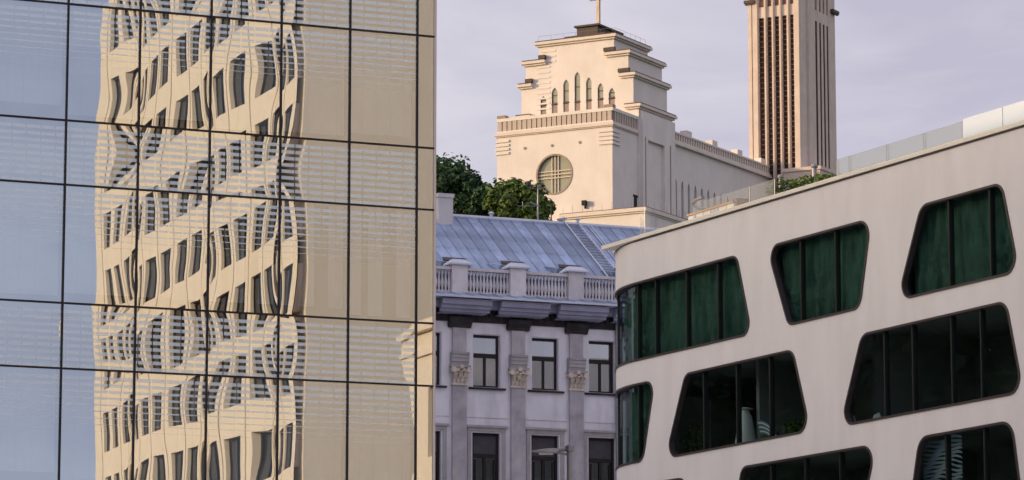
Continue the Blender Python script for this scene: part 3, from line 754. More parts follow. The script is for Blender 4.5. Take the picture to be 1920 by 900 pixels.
    bm_ = MB().lathe([(.06, 0), (.06, .06), (.035, .09), (.07, .27), (.075, .34), (.04, .56), (.03, .66), (.055, .69), (.055, .74), (.035, .78), (.06, .82), (.06, .86)], n=8).mesh('baluster', M_balus, True)
    for c in px:
        MB().box(c - .30, c + .36, -.06, .40, 21.10, 22.28).box(c - .33, c + .39, -.09, .43, 21.08, 21.24).build('pedestal', M_balus, root)
        m = MB(); a_, b_ = c - .46, c + .52
        m.add([(a_, -.2, 22.28), (b_, -.2, 22.28), (b_, .55, 22.28), (a_, .55, 22.28), (a_, -.2, 22.34), (b_, -.2, 22.34), (b_, .55, 22.34), (a_, .55, 22.34), (a_ + .22, .05, 22.52), (b_ - .22, .05, 22.52), (b_ - .22, .3, 22.52), (a_ + .22, .3, 22.52)],
              [(0, 3, 2, 1), (0, 1, 5, 4), (1, 2, 6, 5), (2, 3, 7, 6), (3, 0, 4, 7), (4, 5, 9, 8), (5, 6, 10, 9), (6, 7, 11, 10), (7, 4, 8, 11), (8, 9, 10, 11)])
        m.build('pedestal_cap', M_zinclight, root)
    ps = sorted(px)
    for a_, b_ in zip(ps[:-1] , ps[1:]):
        nb = 13; s0, s1 = a_ + .42, b_ - .36
        for j in range(nb): link('baluster', bm_, root, (s0 + (s1 - s0) * j / (nb - 1), .16, 21.22))
    for j in range(11): link('baluster', bm_, root, (ps[-1] + .42 + .142 * j, .16, 21.22))
    # main roof, standing seam sheets
    ry0, rz0, ry1, rz1 = .75, 22.12, 5.3, 25.16
    dy, dz = ry1 - ry0, rz1 - rz0
    ln = math.hypot(dy, dz); ny, nz = -dz / ln, dy / ln
    def rp(x, t, h): return (x, ry0 + dy * t + ny * h, rz0 + dz * t + nz * h)
    sw = .505
    def slab(mb, xa, xb, t0, t1, h0, h1):
        return mb.add([rp(x, t, h) for h in (h0, h1) for x, t in ((xa, t0), (xb, t0), (xb, t1), (xa, t1))], [(0, 3, 2, 1), (4, 5, 6, 7), (0, 1, 5, 4), (1, 2, 6, 5), (2, 3, 7, 6), (3, 0, 4, 7)])
    nS = int((x1 - x0) / sw)
    rr = random.Random(3); shm = []
    for v in range(5):
        m = MB(); cut = rr.uniform(.35, .7)
        slab(m, .0, sw - .004, -.1, cut, -.05, rr.uniform(.0, .008)); slab(m, .0, sw - .004, cut, 1, -.05, rr.uniform(.009, .014)); slab(m, -.014, .012, -.1, 1, .0, .05)
        shm.append(m.mesh('roof_sheet', M_zinc))
    for k in range(nS): link('roof_sheet', shm[rr.randrange(5)], root, (x0 + sw * k, 0, 0))
    MB().box(x0, x1, .36, .8, 21.7, 22.0).build('box_gutter', M_zinc, root)
    MB().add([(x0, ry1, rz1 - .1), (x1, ry1, rz1 - .1), (x1, 11, 21), (x0, 11, 21), (x0, ry1, 20.95), (x1, ry1, 20.95), (x1, 11, 20.95), (x0, 11, 20.95)], [(0, 1, 2, 3), (0, 4, 5, 1), (0, 3, 7, 4), (1, 5, 6, 2)]).build('rear_roof', M_zinc, root)
    MB().cyl((x0, ry1, rz1 + .02), (x1, ry1, rz1 + .02), .10, .10, 8).build('ridge_cap', M_zinclight, root)
    for c in px:    # low hoods standing behind the pedestals
        m = MB(); xa = c + .05
        m.add([rp(xa - .75, .18, .03), rp(xa + 1.0, .18, .03), rp(xa + .75, .04, .33), rp(xa - .5, .04, .33), rp(xa - .5, .04, .02), rp(xa + .75, .04, .02)], [(0, 1, 2, 3), (3, 2, 5, 4), (0, 3, 4), (1, 5, 2)])
        m.build('roof_hood', M_zinc, root)
        MB().add([rp(xa - .42, .045, .335), rp(xa + .6, .045, .335), rp(xa + .6, .03, .42), rp(xa - .42, .03, .42), rp(xa - .42, .08, .42), rp(xa + .6, .08, .42)], [(0, 1, 2, 3), (3, 2, 5, 4), (0, 3, 4), (1, 5, 2), (0, 4, 5, 1)]).build('hood_lip', M_bronze, root)
    # chimney and small vents on the ridge
    xa, za = FC.loc(842, 367, 5.0); xb, zb = FC.loc(817, 367, 5.0)
    m = MB().box(xb - .05, xa, 4.55, 5.2, 24.3, za - .16); m.build('chimney', M_chim, root)
    MB().box(xb - .09, xa + .03, 4.50, 5.24, za - .16, za).build('chimney_cap', M_chim, root)
    for pxx in (921, 1057, 1083):
        xv = FC.loc(pxx, 412, 5.3)[0]; MB().cyl((xv, 5.3, 25.1), (xv, 5.3, 25.42), .07, .07, 8).lathe([(.15, 25.40), (.02, 25.5)], (xv, 5.3, 0), 8).build('vent_pipe', M_zinclight, root)
    # downpipe at the right end
    MB().cyl((3.98, -.12, 8), (3.98, -.12, 20.3), .06, .06, 8).build('downpipe', M_steel, root)
    # ladder lying on the roof
    def wp(x, y): p = FC.world(x, y); return (p.x, p.y)
    t0 = .02
    def onroof(pxl, pyl):    # roof slope point under a photo pixel
        lo_, hi = ry0, ry1
        for _ in range(30):
            m_ = (lo_ + hi) / 2; x, z = FC.loc(pxl, pyl, m_)
            if z > rz0 + (m_ - ry0) * dz / dy: lo_ = m_
            else: hi = m_
        return x, (lo_ - ry0) / dy
    xa, ta = onroof(1040, 418); xb, tb = onroof(1130, 512)
    lad = empty('roof_ladder', (*wp(xb, ry0), rz0), FC.rz); tag(lad, 'pale metal ladder lying on the blue zinc roof slope', 'ladder')
    def lp_(x, t, h): p = rp(x, t, h); return (p[0] - xb, p[1] - ry0, p[2] - rz0)
    for dx in (0, .62): MB().cyl(lp_(xb + dx, .03, .12), lp_(xb + dx, 1.03, .12), .03, .03, 6).build('rail', M_zinclight, lad)
    rung = MB().cyl((0, 0, 0), (.62, 0, 0), .016, .016, 6).mesh('rung', M_steel)
    for k in range(19): link('rung', rung, lad, lp_(xb, .06 + .05 * k, .12))
    lad2 = empty('roof_cable', (*wp(xb + 1.05, ry0), rz0), FC.rz); tag(lad2, 'thin pale cable tray running down the roof right of the ladder', 'cable')
    MB().cyl(lp_(xb, .1, .06), lp_(xb, 1.0, .06), .022, .022, 6).cyl(lp_(xb + .14, .1, .06), lp_(xb + .14, 1.0, .06), .022, .022, 6).build('tray', M_zinclight, lad2)
    # masts standing on the ridge
    for px_, top, lab, kind in ((1008.6, 347, 'grey antenna mast with a short left arm on the zinc ridge', 1), (1033.5, 383, 'thin dark mast right of the armed antenna on the zinc ridge', 0)):
        x, z = FC.loc(px_, top, 5.3); p = wp(x, 5.3)
        ms = empty('antenna_mast', (p[0], p[1], rz1), FC.rz); tag(ms, lab, 'antenna', 'masts on the zinc roof')
        h = z - rz1; MB().cyl((0, 0, 0), (0, 0, h), .045 if kind else .03, .03, 8).build('pole', M_steel if kind else M_bronze, ms)
        if kind:
            MB().box(-.48, 0, -.015, .015, h - .05, h - .01).box(-.48, 0, -.015, .015, h - .13, h - .10).build('arm', M_bronze, ms)
            MB().box(-.50, -.34, -.06, .06, h - .02, h + .13).build('head', M_bronze, ms)
            MB().cyl((-.95, 0, h - .95), (.1, 0, h - .90), .012, .012, 6).cyl((-.35, 0, h - .75), (.05, 0, h - .92), .03, .03, 6).cyl((-.7, 0, h - .95), (-.7, 0, h - .75), .012, .012, 6).build('crossbar', M_steel, ms)
    x, z = FC.loc(1052, 405, 5.4); p = wp(x, 5.4); ds = empty('satellite_dish', (p[0], p[1], rz1), FC.rz); tag(ds, 'small white dish on the ridge beside the ladder top', 'dish')
    MB().lathe([(.02, .0), (.10, .02), (.17, .07), (.2, .12)], n=14).build('bowl', M_chim, ds, (0, 0, .12)); MB().cyl((0, 0, 0), (0, 0, .16), .02, .02, 6).build('stand', M_steel, ds)
town_house()

# ------------------------------------------------------------------ street lamp
def street_lamp():
    Y = 88.0; r = ray(1068, 845); x = r.x * Y / r.y; zt = CAMZ + r.z * Y / r.y
    root = empty('street_lamp', (x, Y, .13)); tag(root, 'grey street lamp with flat wedge head in front of the lilac house', 'street lamp')
    h = zt - .13
    MB().cyl((0, 0, 0), (0, 0, h), .11, .075, 12).build('pole', M_lamp, root, smooth=False)
    MB().cyl((0, 0, h - .02), (0, 0, h + .12), .115, .115, 12).cyl((0, 0, h + .12), (0, 0, h + .16), .08, .05, 12).build('cap', M_steel, root)
    MB().cyl((-.08, 0, h + .05), (-.34, -.02, h + .0), .055, .05, 8).cyl((-.02, 0, h - .10), (-.34, -.02, h - .05), .03, .03, 8).build('arm', M_lamp, root)
    m = MB()
    sec = [(-.28, .08, .06), (-.36, .17, .075), (-.55, .20, .07), (-.80, .17, .04), (-.97, .06, .012)]
    zc = h - .02
    for xx, wy, tz in sec:
        o = (xx + .28) * -.0
        m.v += [(xx, -wy, zc - tz * .5 + o), (xx, wy, zc - tz * .5 + o), (xx, wy * .7, zc + tz + o), (xx, -wy * .7, zc + tz + o)]
    n = len(sec)
    m.f = [(4 * k + e, 4 * k + (e + 1) % 4, 4 * k + 4 + (e + 1) % 4, 4 * k + 4 + e) for k in range(n - 1) for e in range(4)] + [(0, 1, 2, 3), (4 * n - 1, 4 * n - 2, 4 * n - 3, 4 * n - 4)]
    m.build('lamp_head', M_lamp, root)
    MB().box(-.78, -.42, -.14, .14, zc - .075, zc - .036).build('lens', M_frost, root)
street_lamp()

# ------------------------------------------------------------------ church
def church():
    Z = 58.0
    root = empty('church', (FK.o.x, FK.o.y, Z), FK.rz); tag(root, 'cream stepped church with round window and lancets, lit by low sun', 'church')
    B = lambda mb, n, m, **k: mb.build(n, m, root, (0, 0, -Z), **k)
    Q = 7.25
    # front block
    cxr, czr, rr = -8.72, 82.43, 2.68
    circ = [(cxr + rr * math.cos(6.28319 * k / 48), czr + rr * math.sin(6.28319 * k / 48)) for k in range(48)]
    w_ = MB(); panel(w_, rect(-17.48, 0, Z, 88.3), [circ], 0, .45, edge=False); B(w_, 'front_wall', M_church)
    B(MB().box(-17.48, 0, .46, Q - .01, Z, 88.3).box(-17.48, -17.3, .001, .46, Z, 88.3).box(-.3, 0, .001, .46, Z, 88.3), 'front_block', M_church)
    rw = MB()
    ring = MB(); c2 = [(cxr + (rr - .14) * math.cos(6.28319 * k / 48), czr + (rr - .14) * math.sin(6.28319 * k / 48)) for k in range(48)]
    panel(ring, [(cxr + (rr + .10) * math.cos(6.28319 * k / 48), czr + (rr + .10) * math.sin(6.28319 * k / 48)) for k in range(48)], [c2], -.06, .3)
    ro = B(ring, 'round_window', M_taupe)
    ov, fs = fill(circ); MB().add([(p[0], .36, p[1]) for p in ov], fs).build('pane', mat('pale_green_glass', (.30, .31, .25), .15, .1, .4, spec=.6), ro)
    for d in (-.48, 0, .48):
        hh = math.sqrt(rr * rr - d * d) - .05
        MB().box(cxr + d - .07, cxr + d + .07, .2, .30, czr - hh, czr + hh).build('muntin', M_capital, ro)
        MB().box(cxr - hh, cxr + hh, .17, .33, czr + d * .95 - .07, czr + d * .95 + .07).build('muntin', M_capital, ro)
    for sx, xa, xb in ((-1, -17.66, -15.6), (1, -2.0, .18)):        # stacked corner ribs
        for k in range(4):
            B(MB().box(xa, xb, -.16, 2.0 if sx > 0 else 1.2, 87.72 - .55 * k - .3, 87.72 - .55 * k), 'corner_rib', M_church)
    B(MB().box(-17.75, .3, -.32, Q - .02, 88.3, 88.75).box(-17.62, .18, -.18, Q - .02, 88.15, 88.3), 'cornice', M_churchtrim)
    B(MB().box(-17.40, -.05, .25, .45, 88.75, 90.3), 'parapet', M_taupe)
    B(MB().box(-.4, -.2, .5, Q - .02, 88.75, 90.3), 'parapet', M_taupe)
    B(MB().box(-17.52, .08, -.02, .5, 90.28, 90.72).box(-.55, .07, .5, Q - .02, 90.28, 90.70), 'parapet_rail', M_church)
    B(MB().box(-17.45, .02, .02, .24, 88.75, 88.98), 'parapet_base', M_church)
    bs = MB().box(-.30, .30, 0, .22, 0, 1.28).mesh('baluster', M_parapet)
    for k in range(23): link('baluster', bs, root, (-17.1 + .757 * k, .03, 88.99 - Z))
    bs2 = MB().box(-.2, .0, -.22, .22, 0, 1.5).mesh('baluster', M_parapet)
    for k in range(9): link('baluster', bs2, root, (.03, .9 + .7 * k, 88.78 - Z))
    for xa, xb in ((-17.5, -16.2), (-1.3, .05)): B(MB().box(xa, xb, .0, .9, 90.73, 91.15), 'corner_block', M_taupe)
    # stepped upper wall with seven lancets
    lx = [(-11.53 - 1.0, 94.3, 92.7), (-11.15, 95.55, 92.9), (-10.0 + .75, 96.9, 93.2), (-7.25, 98.15, 93.3), (-5.25, 97.15, 93.5), (-3.35, 96.05, 93.6), (-1.45, 95.05, 93.8)]
    px = [(393, 430, 625, 678), (465, 503, 570, 670), (540, 577, 517, 660), (613, 650, 468, 655), (688, 724, 503, 645), (763, 800, 540, 637), (835, 875, 572, 630)]
    lan = []
    for a_, b_, t_, g_ in px:
        xa, zt = FK.loc(900 + a_ / 3.4605, t_ / 3.4605, Q); xb, zg = FK.loc(900 + b_ / 3.4605, g_ / 3.4605, Q); lan.append((xa, xb, zg, zt))
    out_ = [(-18.05, Z), (.23, Z), (.23, 91.75), (-.56, 91.75), (-.56, 96.1), (-1.31, 96.1), (-1.31, 99.2), (-3.48, 99.2), (-3.48, 101.7), (-14.98, 101.7), (-14.98, 99.2), (-17.06, 99.2), (-17.06, 96.1), (-17.73, 96.1), (-17.73, 91.75), (-18.05, 91.75)]
    holes = []
    for xa, xb, zg, zt in lan: holes += [lancet(xa, xb, zg, zt, .75), rect(xa, xb, 90.9, zg - .15)]
    w_ = MB(); panel(w_, out_, holes, Q, .5); B(w_, 'stepped_wall', M_church)
    for (xa, xb, zg, zt), nb in zip(lan, (1, 2, 2, 2, 2, 2, 1)):
        wo = B(MB().box(xa, xb, Q + .1, Q + .16, zg + (zt - zg) * .48, zg + (zt - zg) * .48 + .1).box(xa, xa + .09, Q + .1, Q + .16, zg, zt - .7).box(xa + .09, xb, Q + .1, Q + .16, zg, zg + .12), 'lancet_window', M_bronze)
        ov, fs = fill(lancet(xa, xb, zg, zt, .75)); MB().add([(p[0], Q + .17, p[1]) for p in ov], fs).build('pane', bpy.data.materials['pale_green_glass'], wo)
        B(MB().box(xa, xb, Q + .12, Q + .3, 91.4, zg - .15), 'lancet_panel', M_taupe)
        B(MB().box(xa - .03, xb + .03, Q - .06, Q + .2, zg - .15, zg - .02), 'lancet_sill', M_bronze)
    YB = 17.3
    tiers = [(-14.98, -3.48, Z + 20, 101.7), (-17.06, -1.31, Z + 20, 99.2), (-17.73, -.56, Z + 20, 96.1), (-18.05, .23, Z, 91.75)]
    for k, (xa, xb, za, zb) in enumerate(tiers):
        zlo = tiers[k + 1][3] if k < 3 else za
        B(MB().box(xa, xb, Q + .51, YB + .0 - .01 * k, zlo, zb), 'tier', M_church)
    for k, (xa, xb, za, zb) in enumerate(tiers):
        inner = [(-14.98, -3.48), (-14.98, -3.48), (-17.06, -1.31), (-17.73, -.56)][k]
        ov_ = .55
        segs = [(xa - ov_, xb + ov_)] if k == 0 else [(xa - ov_, inner[0] + (1.1 if k < 3 else 1.6)), (inner[1] - 1.35, xb + ov_)]
        for s0, s1 in segs:
            e = 0 if k == 0 else 1
            m = MB(); m.box(s0 + .28, s1 - .28 if (k == 0 or s1 > -5) else s1, Q - .28, YB + .2, zb, zb + .25)
            m.box(s0, s1, Q - .55, YB + .45, zb + .25, zb + .62)
            B(m, 'tier_cornice', M_churchtrim)
            B(MB().box(s0 + .12, s1 - .12, Q - .42, YB + .35, zb + .62, zb + .80), 'cornice_flashing', M_bronze)
        if 0 < k < 3:
            for s0, s1 in ((inner[0] + .1, inner[0] + 1.12), (inner[1] - 1.37, inner[1] + .3)):
                B(MB().box(s0, s1, Q - .5, Q - .02, zb + .80, zb + 1.3), 'step_cap', M_bronze)
    B(MB().box(-11.6, -5.4, Q + 1.0, YB - 1, 102.45, 103.0).box(-10, -6.8, Q + 1.6, YB - 1.6, 103.0, 104.2).box(-10.3, -6.5, Q + 1.3, YB - 1.3, 104.2, 104.45), 'roof_plinth', M_bronze)
    for zz in range(12):
        B(MB().box(-14.6 - .0, -12.4, Q - .06, Q, 100.9 - zz * .72, 100.9 - zz * .72 + .22) if zz < 3 else MB().box(-15.3, -13.3, Q - .06, Q, 100.9 - zz * .72, 100.9 - zz * .72 + .22), 'brick_rib', M_church)
    rl = MB()
    for k in range(7): rl.cyl((-15 + 1.9 * k, Q - .1, 102.5), (-15 + 1.9 * k, Q - .1, 103.2), .018, .018, 5)
    rl.cyl((-15, Q - .1, 103.2), (-3.5, Q - .1, 103.2), .018, .018, 5)
    for k in range(7): rl.cyl((-3.3, Q + 1.5 * k, 102.5), (-3.3, Q + 1.5 * k, 103.2), .018, .018, 5)
    rl.cyl((-3.3, Q, 103.2), (-3.3, YB - 1, 103.2), .018, .018, 5)
    B(rl, 'safety_rail', M_steel)
    # cross
    cr = MB().box(-8.60, -8.18, Q + 4.65, Q + 5.1, 104.45, 110.4).box(-9.75, -7.03, Q + 4.68, Q + 5.07, 108.6, 109.05); B(cr, 'cross', M_orangegold)
    # side: transept pier with recessed panel
    xs_ = .23
    sd = MB(); sd.box(xs_, xs_ + .45, Q + .3, 9.1, Z, 91.4).box(xs_, xs_ + .45, 14.0, YB - .05, Z, 91.4).box(xs_, xs_ + .45, 9.1, 14.0, 87.7, 91.4)
    B(sd, 'side_pier', M_church)
    B(MB().box(xs_ + .45, xs_ + .5, 15.6, 15.85, Z, 88).box(xs_ + .45, xs_ + .5, 8.2, 8.4, Z, 88), 'downpipe', M_taupe)
    B(MB().box(.0, .03, 6.1, 7.0, 70, 79.6).box(-.01, .05, 5.9, 7.2, 79.6, 79.9), 'side_window', M_dark)
    # nave
    NX = .0
    S = FK
    def side_y(pxx, pyy):
        r = ray(pxx, pyy); n = Vector((S.a.x, S.a.y)); o = S.world(NX, 0); k = o.dot(n) / Vector((r.x, r.y)).dot(n); p = Vector((r.x, r.y)) * k - o
        return p.dot(S.i), CAMZ + r.z * k
    hs = []
    for k, zx in enumerate((558, 636, 714, 793, 870, 947, 1022, 1100, 1180, 1250, 1320, 1390, 1458)):
        y, z = side_y(1180 + zx / 6.4, 330 + (20 + 24.3 * k) / 6.4); hs.append(lancet(y - .36, y + .36, 77.5, 84.0, 1.3))
    npos = lambda p, q: (NX - q, p[0], p[1])
    w_ = MB(); panel(w_, [(YB, Z), (75, Z), (75, 88.6), (YB, 88.6)], hs, 0, .6, npos, edge=False); B(w_, 'nave_wall', M_church)
    B(MB().box(-17.5, NX - .61, YB + .02, 75, Z, 88.6), 'nave', M_church)
    for h in hs: B(MB().box(NX - .58, NX - .5, h[0][0], h[1][0], 77.5, h[4][1]), 'nave_window', M_dark)
    B(MB().box(NX - .5, NX + .5, YB + .5, 75.2, 88.6, 88.85).box(NX - .5, NX + .3, YB + .5, 75, 88.85, 89.2), 'nave_cornice', M_churchtrim)
    B(MB().box(NX - .4, NX - .12, YB + .5, 75, 89.2, 90.25), 'nave_parapet', M_taupe)
    B(MB().box(NX - .5, NX + .12, YB + .5, 75, 90.25, 90.5).box(NX - .1, NX + .08, YB + .5, 75, 89.2, 89.36), 'nave_rail', M_churchtrim)
    bn = MB().box(-.12, .05, -.16, .16, 0, .9).mesh('baluster', M_churchtrim)
    for k in range(60): link('baluster', bn, root, (NX, YB + 1 + .75 * k, 89.36 - Z))
    for px_, py_ in ((1292, 260), (1340, 275), (1387, 293), (1431, 308), (1475, 325)):
        y, z = side_y(px_, py_); B(MB().box(NX - 1.0, NX + .05, y - .8, y + .8, 90.5, 91.25), 'parapet_pier', M_church)
    # lower annex in front of the church
    xa, xb, zt = -5.32, 6.79, 75.5
    B(MB().box(xa, xb, -4, 13, Z, zt), 'annex', M_church)
    B(MB().box(xa - .35, xb + .35, -4.4, 13.4, zt + .12, zt + .62).box(xa - .15, xb + .15, -4.2, 13.2, zt - .1, zt + .12), 'annex_cornice', M_churchtrim)
    B(MB().box(xa - .3, xb + .3, -4.3, 13.3, zt + .62, zt + .72), 'annex_roof', M_bronze)
    rd = MB()
    for k in range(9): rd.cyl((xa + 1.45 * k, -3.9, zt + .7), (xa + 1.45 * k, -3.9, zt + 1.5 + .3 * (k % 2)), .03, .02, 5)
    for k in range(7): rd.cyl((xb, -3 + 1.8 * k, zt + .7), (xb, -3 + 1.8 * k, zt + 1.7), .03, .02, 5)
    B(rd, 'roof_spike', M_steel)
    y_ = FK.loc(1096, 381, -.3); B(MB().box(y_[0] - .3, y_[0] + .3, -.6, -.15, y_[1] - .3, y_[1] + .35).box(y_[0] - .05, y_[0] + .05, -.3, 0, y_[1] - .7, y_[1] - .3), 'floodlight', M_dark)
    for px_, py_ in ((984, 278), (1035, 273), (1087, 267), (1131, 412)):
        x, z = FK.loc(px_, py_); B(MB().box(x - .13, x + .13, -.12, 0, z - .15, z + .15), 'wall_vent', M_taupe)
M_orangegold = mat('gilded_cross', (.62, .49, .38), .6, .15, 1)
church()

def bell_tower():
    Z = 58.0
    root = empty('bell_tower', (FT.o.x, FT.o.y, Z), FT.rz); tag(root, 'tall slender cream bell tower with ribs and slatted slots', 'tower')
    B = lambda mb, n, m, **k: mb.build(n, m, root, (0, 0, -Z), **k)
    x0, D, H = -8.22, 12.3, 128.0
    sl_ = [(-6.56, -5.72), (-5.22, -4.50), (-4.03, -3.31), (-2.83, -2.11), (-1.60, -.96)]
    holes = [rect(a, b, 88, 112.4) for a, b in sl_] + [rect(a, b, 114.0, 119.0) for a, b in sl_]
    w_ = MB(); panel(w_, rect(x0, 0, Z, H), holes, 0, .8, edge=False); B(w_, 'front_wall', M_tower)
    ys_ = [(5.3, 6.0), (6.8, 7.4), (8.1, 8.7), (9.4, 9.95)]
    spos = lambda p, q: (-q, p[0], p[1])
    w_ = MB(); panel(w_, [(0, Z), (D, Z), (D, H), (0, H)], [rect(a, b, 86, 112.4) for a, b in ys_] + [rect(a, b, 114, 119) for a, b in ys_], 0, .8, spos, edge=False); B(w_, 'side_wall', M_tower)
    B(MB().box(x0, -.81, .81, D, Z, H), 'core', M_dark)
    B(MB().box(x0 - .01, x0 + .4, .0, D, Z, H - .01).box(x0, 0, D - .4, D + .01, Z, H - .01), 'rear_wall', M_tower)
    # ribs standing proud of the wall between the slots, and corner piers
    edges = [(x0, -7.55), (-7.5, -6.62)] + [(sl_[k][1] + .06, sl_[k + 1][0] - .06) for k in range(4)] + [(-.95, .0)]
    for k, (a, b) in enumerate(edges):
        B(MB().prism([(a, -.001), (a + .06, -.30), (b - .06, -.30), (b, -.001)], 'z', Z, 122), 'rib', M_tower)
    for a, b, d in ((.0, 1.9, .12), (1.95, 3.1, .42), (3.3, 5.2, .08), (6.1, 6.7, .07), (7.5, 8.0, .07), (8.8, 9.3, .07), (10.05, 12.3, .10)):
        B(MB().prism([(.001, a), (d, a + .1), (d, b - .1), (.001, b)], 'z', Z, 122), 'rib', M_tower)
    def grille(a, b, q, pos, par=None):
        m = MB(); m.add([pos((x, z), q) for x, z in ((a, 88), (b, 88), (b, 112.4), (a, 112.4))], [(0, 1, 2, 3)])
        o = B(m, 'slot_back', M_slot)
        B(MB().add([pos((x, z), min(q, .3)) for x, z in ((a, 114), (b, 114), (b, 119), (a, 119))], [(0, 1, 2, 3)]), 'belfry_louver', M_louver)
        if q < .1: return
        m = MB()
        for j in range(32):
            z = 88.3 + .76 * j; w_ = b - a
            for xa, xb, za, zb in ((a, b, z, z + .09), (a, a + w_ * .16, z + .09, z + .20)):
                m.add([pos((x, zz), qq) for qq in (.06, q - .01) for x, zz in ((xa, za), (xb, za), (xb, zb), (xa, zb))], [(0, 1, 2, 3), (4, 5, 6, 7), (0, 1, 5, 4), (1, 2, 6, 5), (2, 3, 7, 6), (3, 0, 4, 7)])
        g_ = B(m, 'slot_grille', M_louver); g_['kind'] = 'stuff'
    for a, b in sl_: grille(a, b, .22, flat)
    for a, b in ys_: grille(a, b, .05, spos)
    for xa, xb, ya, yb in ((x0 - .45, x0 + 1.2, -.6, .2), (.1, .6, 10.6, 12.8)):
        B(MB().box(xa, xb, ya, yb, 114.7, 115.15).box(xa + .1, xb - .1, ya + .1, yb - .1, 114.5, 114.7), 'ledge', M_bronze)
    B(MB().box(x0 + .8, -.8, .8, D - .8, H, H + 6).box(x0 + 2, -2, 2, D - 2, H + 6, H + 12), 'lantern', M_tower)
    B(MB().box(-2.2, 3.5, -1.5, 9, Z, 89.0).box(-2.4, 3.7, -1.7, 9.2, 89.0, 89.5), 'base_wing', M_tower)
bell_tower()

# ------------------------------------------------------------------ trees on the slope behind the town house
def tree(px, pytop, Y, wid, lab, mleaf, seed, lean=0.0):
    r_ = random.Random(seed)
    r = ray(px, pytop); x = r.x * Y / r.y; zt = CAMZ + r.z * Y / r.y; zb = hill(Y) - .2; H = zt - zb
    root = empty('tree', (x, Y, zb)); tag(root, lab, 'tree', 'trees on the slope behind the zinc roof')
    m = MB(); m.cyl((0, 0, 0), (.1, 0, H * .4), .32, .24, 10).cyl((.1, 0, H * .4), (.0, .1, H * .82), .24, .07, 8); m.build('trunk', M_bark, root)
    cl = []
    lm = MB()
    for k in range(26):
        a = r_.uniform(0, 6.28); t = r_.uniform(.0, 1.0); zz = H * (.42 + .5 * t)
        rad = wid * (1 - .62 * t) * r_.uniform(.55, 1.0)
        p = Vector((math.cos(a) * rad, math.sin(a) * rad, zz + r_.uniform(-.3, .5)))
        lm.cyl((0, 0, zz - rad * .45), p, .07, .02, 5)
        cl.append((p, wid * r_.uniform(.13, .34)))
    lm.build('limb', M_bark, root)
    for _ in range(16):
        a = r_.uniform(0, 6.28); t = r_.random(); rad = wid * math.sqrt(r_.random()) * (1 - .6 * t)
        cl.append((Vector((math.cos(a) * rad, math.sin(a) * rad, H * (.45 + .48 * t))), wid * r_.uniform(.18, .34)))
    for k in range(9):
        a = r_.uniform(0, 6.28); q_ = r_.uniform(.1, .6)
        cl.append((Vector((math.cos(a) * wid * q_, math.sin(a) * wid * q_, H - wid * (.15 + .75 * q_) - r_.uniform(0, .3))), wid * r_.uniform(.16, .26)))
    cl.append((Vector((lean, 0, H - wid * .18)), wid * .17)); cl.append((Vector((lean * .5, 0, H - wid * .5)), wid * .3))
    for part, n in (('crown', 185),):
        m = MB()
        for c, rad in cl:
            for _ in range(n):
                d = Vector((r_.gauss(0, 1), r_.gauss(0, 1), r_.gauss(0, .75))).normalized(); rr = rad * (r_.random() ** .45)
                p = c + d * rr; s = r_.uniform(.12, .26)
                nrm = (d + Vector((r_.gauss(0, .5), r_.gauss(0, .5), r_.gauss(.4, .5)))).normalized(); a = nrm.orthogonal().normalized(); b = nrm.cross(a)
                th = r_.uniform(0, 6.28); a, b = a * math.cos(th) + b * math.sin(th), b * math.cos(th) - a * math.sin(th)
                m.add([p - a * s, p - b * s * .6 + nrm * s * .2, p + a * s, p + b * s * .6 + nrm * s * .2], [(0, 1, 2, 3)])
        m.build(part, mleaf, root)
tree(800, 286, 262, 5.4, 'tallest dark green tree rising beside the glass office edge', M_leaf, 11)
tree(857, 309, 256, 3.2, 'dark green tree next to the white chimney', M_leaf, 12)
tree(912, 341, 252, 2.6, 'small open dark tree in the gap before the church', M_leaf, 13)
tree(966, 332, 250, 3.3, 'sunlit yellow green tree in front of the church wall', M_leaf2, 14)
tree(1004, 362, 248, 1.9, 'low sunlit tree under the round church window', M_leaf2, 15)
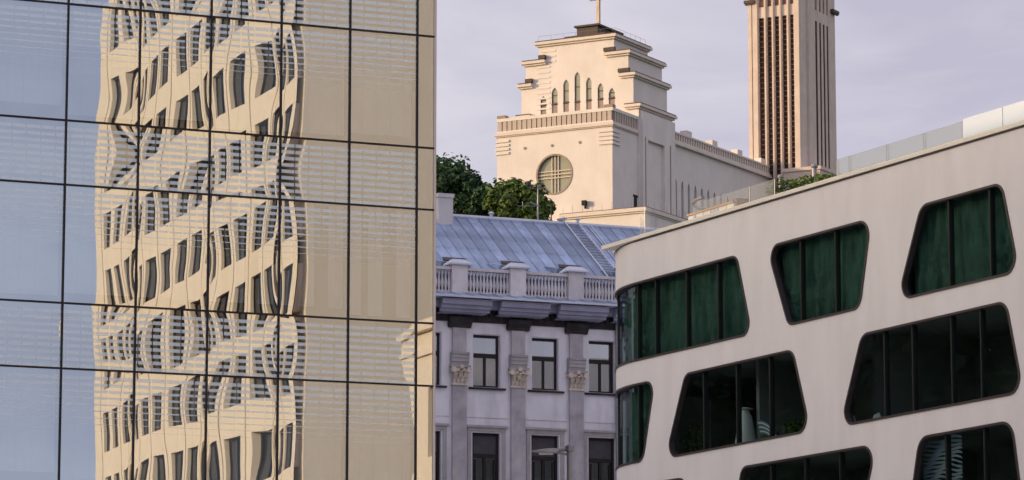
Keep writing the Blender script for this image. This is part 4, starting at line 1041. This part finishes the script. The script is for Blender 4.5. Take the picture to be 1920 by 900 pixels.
# added out of view on the left: a slab blocking the sun, trees darkening window reflections
def sun_blocker():  # unseen slab, sized so its shadow ends at the white building's rim
    d = Vector((sdir.x, sdir.y)).normalized(); e = -FW.a
    c = Vector((12, 105)) + d * 95
    root = empty('sun_blocker_slab', (c.x, c.y, 0), math.atan2(e.y, e.x)); tag(root, 'long pale slab added out of view to shade the white building and town house', 'building')
    H = BLOCKERH
    hs = [rect(-28.5 + 3.4 * i, -26.7 + 3.4 * i, 2 + 3.1 * k, 3.6 + 3.1 * k) for i in range(22) for k in range(10)]
    w_ = MB(); panel(w_, rect(-30, 52, 0, H), hs, 0, .25, edge=False); w_.build('wall', M_plaster, root)
    MB().box(-30, 52, .26, 12, 0, H - .01).build('body', M_plaster, root); MB().box(-30.2, 52.2, -.1, 12.2, H - .02, H + .2).build('roof', M_steel, root)
    pm = MB().box(0, 1.8, .15, .25, 0, 1.6).mesh('window', M_paneblue)
    for h in hs: link('window', pm, root, (h[0][0], 0, h[0][1]))
BLOCKERH = 20.55 + 95 * math.tan(R(SUN_EL))
sun_blocker()
def blocker_tree(x, y, H, src, k):  # unseen trees added so the white building's panes mirror dark, not bright sky
    zb = hill(y) - .3; root = empty('tree', (x, y, zb), k * 1.3); s_ = H / 13.0
    tag(root, 'big dark tree added out of view to block sky from the white building windows', 'tree', 'unseen trees added left of the square')
    for c in src.children:
        o = c.copy(); col.objects.link(o); o.parent = root; o.scale = (s_ * 1.5, s_ * 1.5, s_)
src = bpy.data.objects['tree']
for k, (x, y, H) in enumerate(((-66, 140, 33), (-79, 147, 37), (-90, 158, 36), (-72, 134, 34), (-84, 178, 33), (-108, 176, 30), (-112, 198, 32), (-132, 196, 30), (-140, 220, 34), (-96, 196, 30), (-60, 166, 26), (-160, 226, 34), (-46, 150, 24), (-150, 200, 32), (-175, 212, 34), (-195, 224, 34), (-180, 236, 34), (-215, 236, 34), (-235, 246, 34), (-120, 220, 34), (-160, 246, 34), (-205, 256, 34), (-125, 168, 30), (-145, 182, 32))):
    blocker_tree(x, y, H, src, k)
print('objects', len(bpy.data.objects))
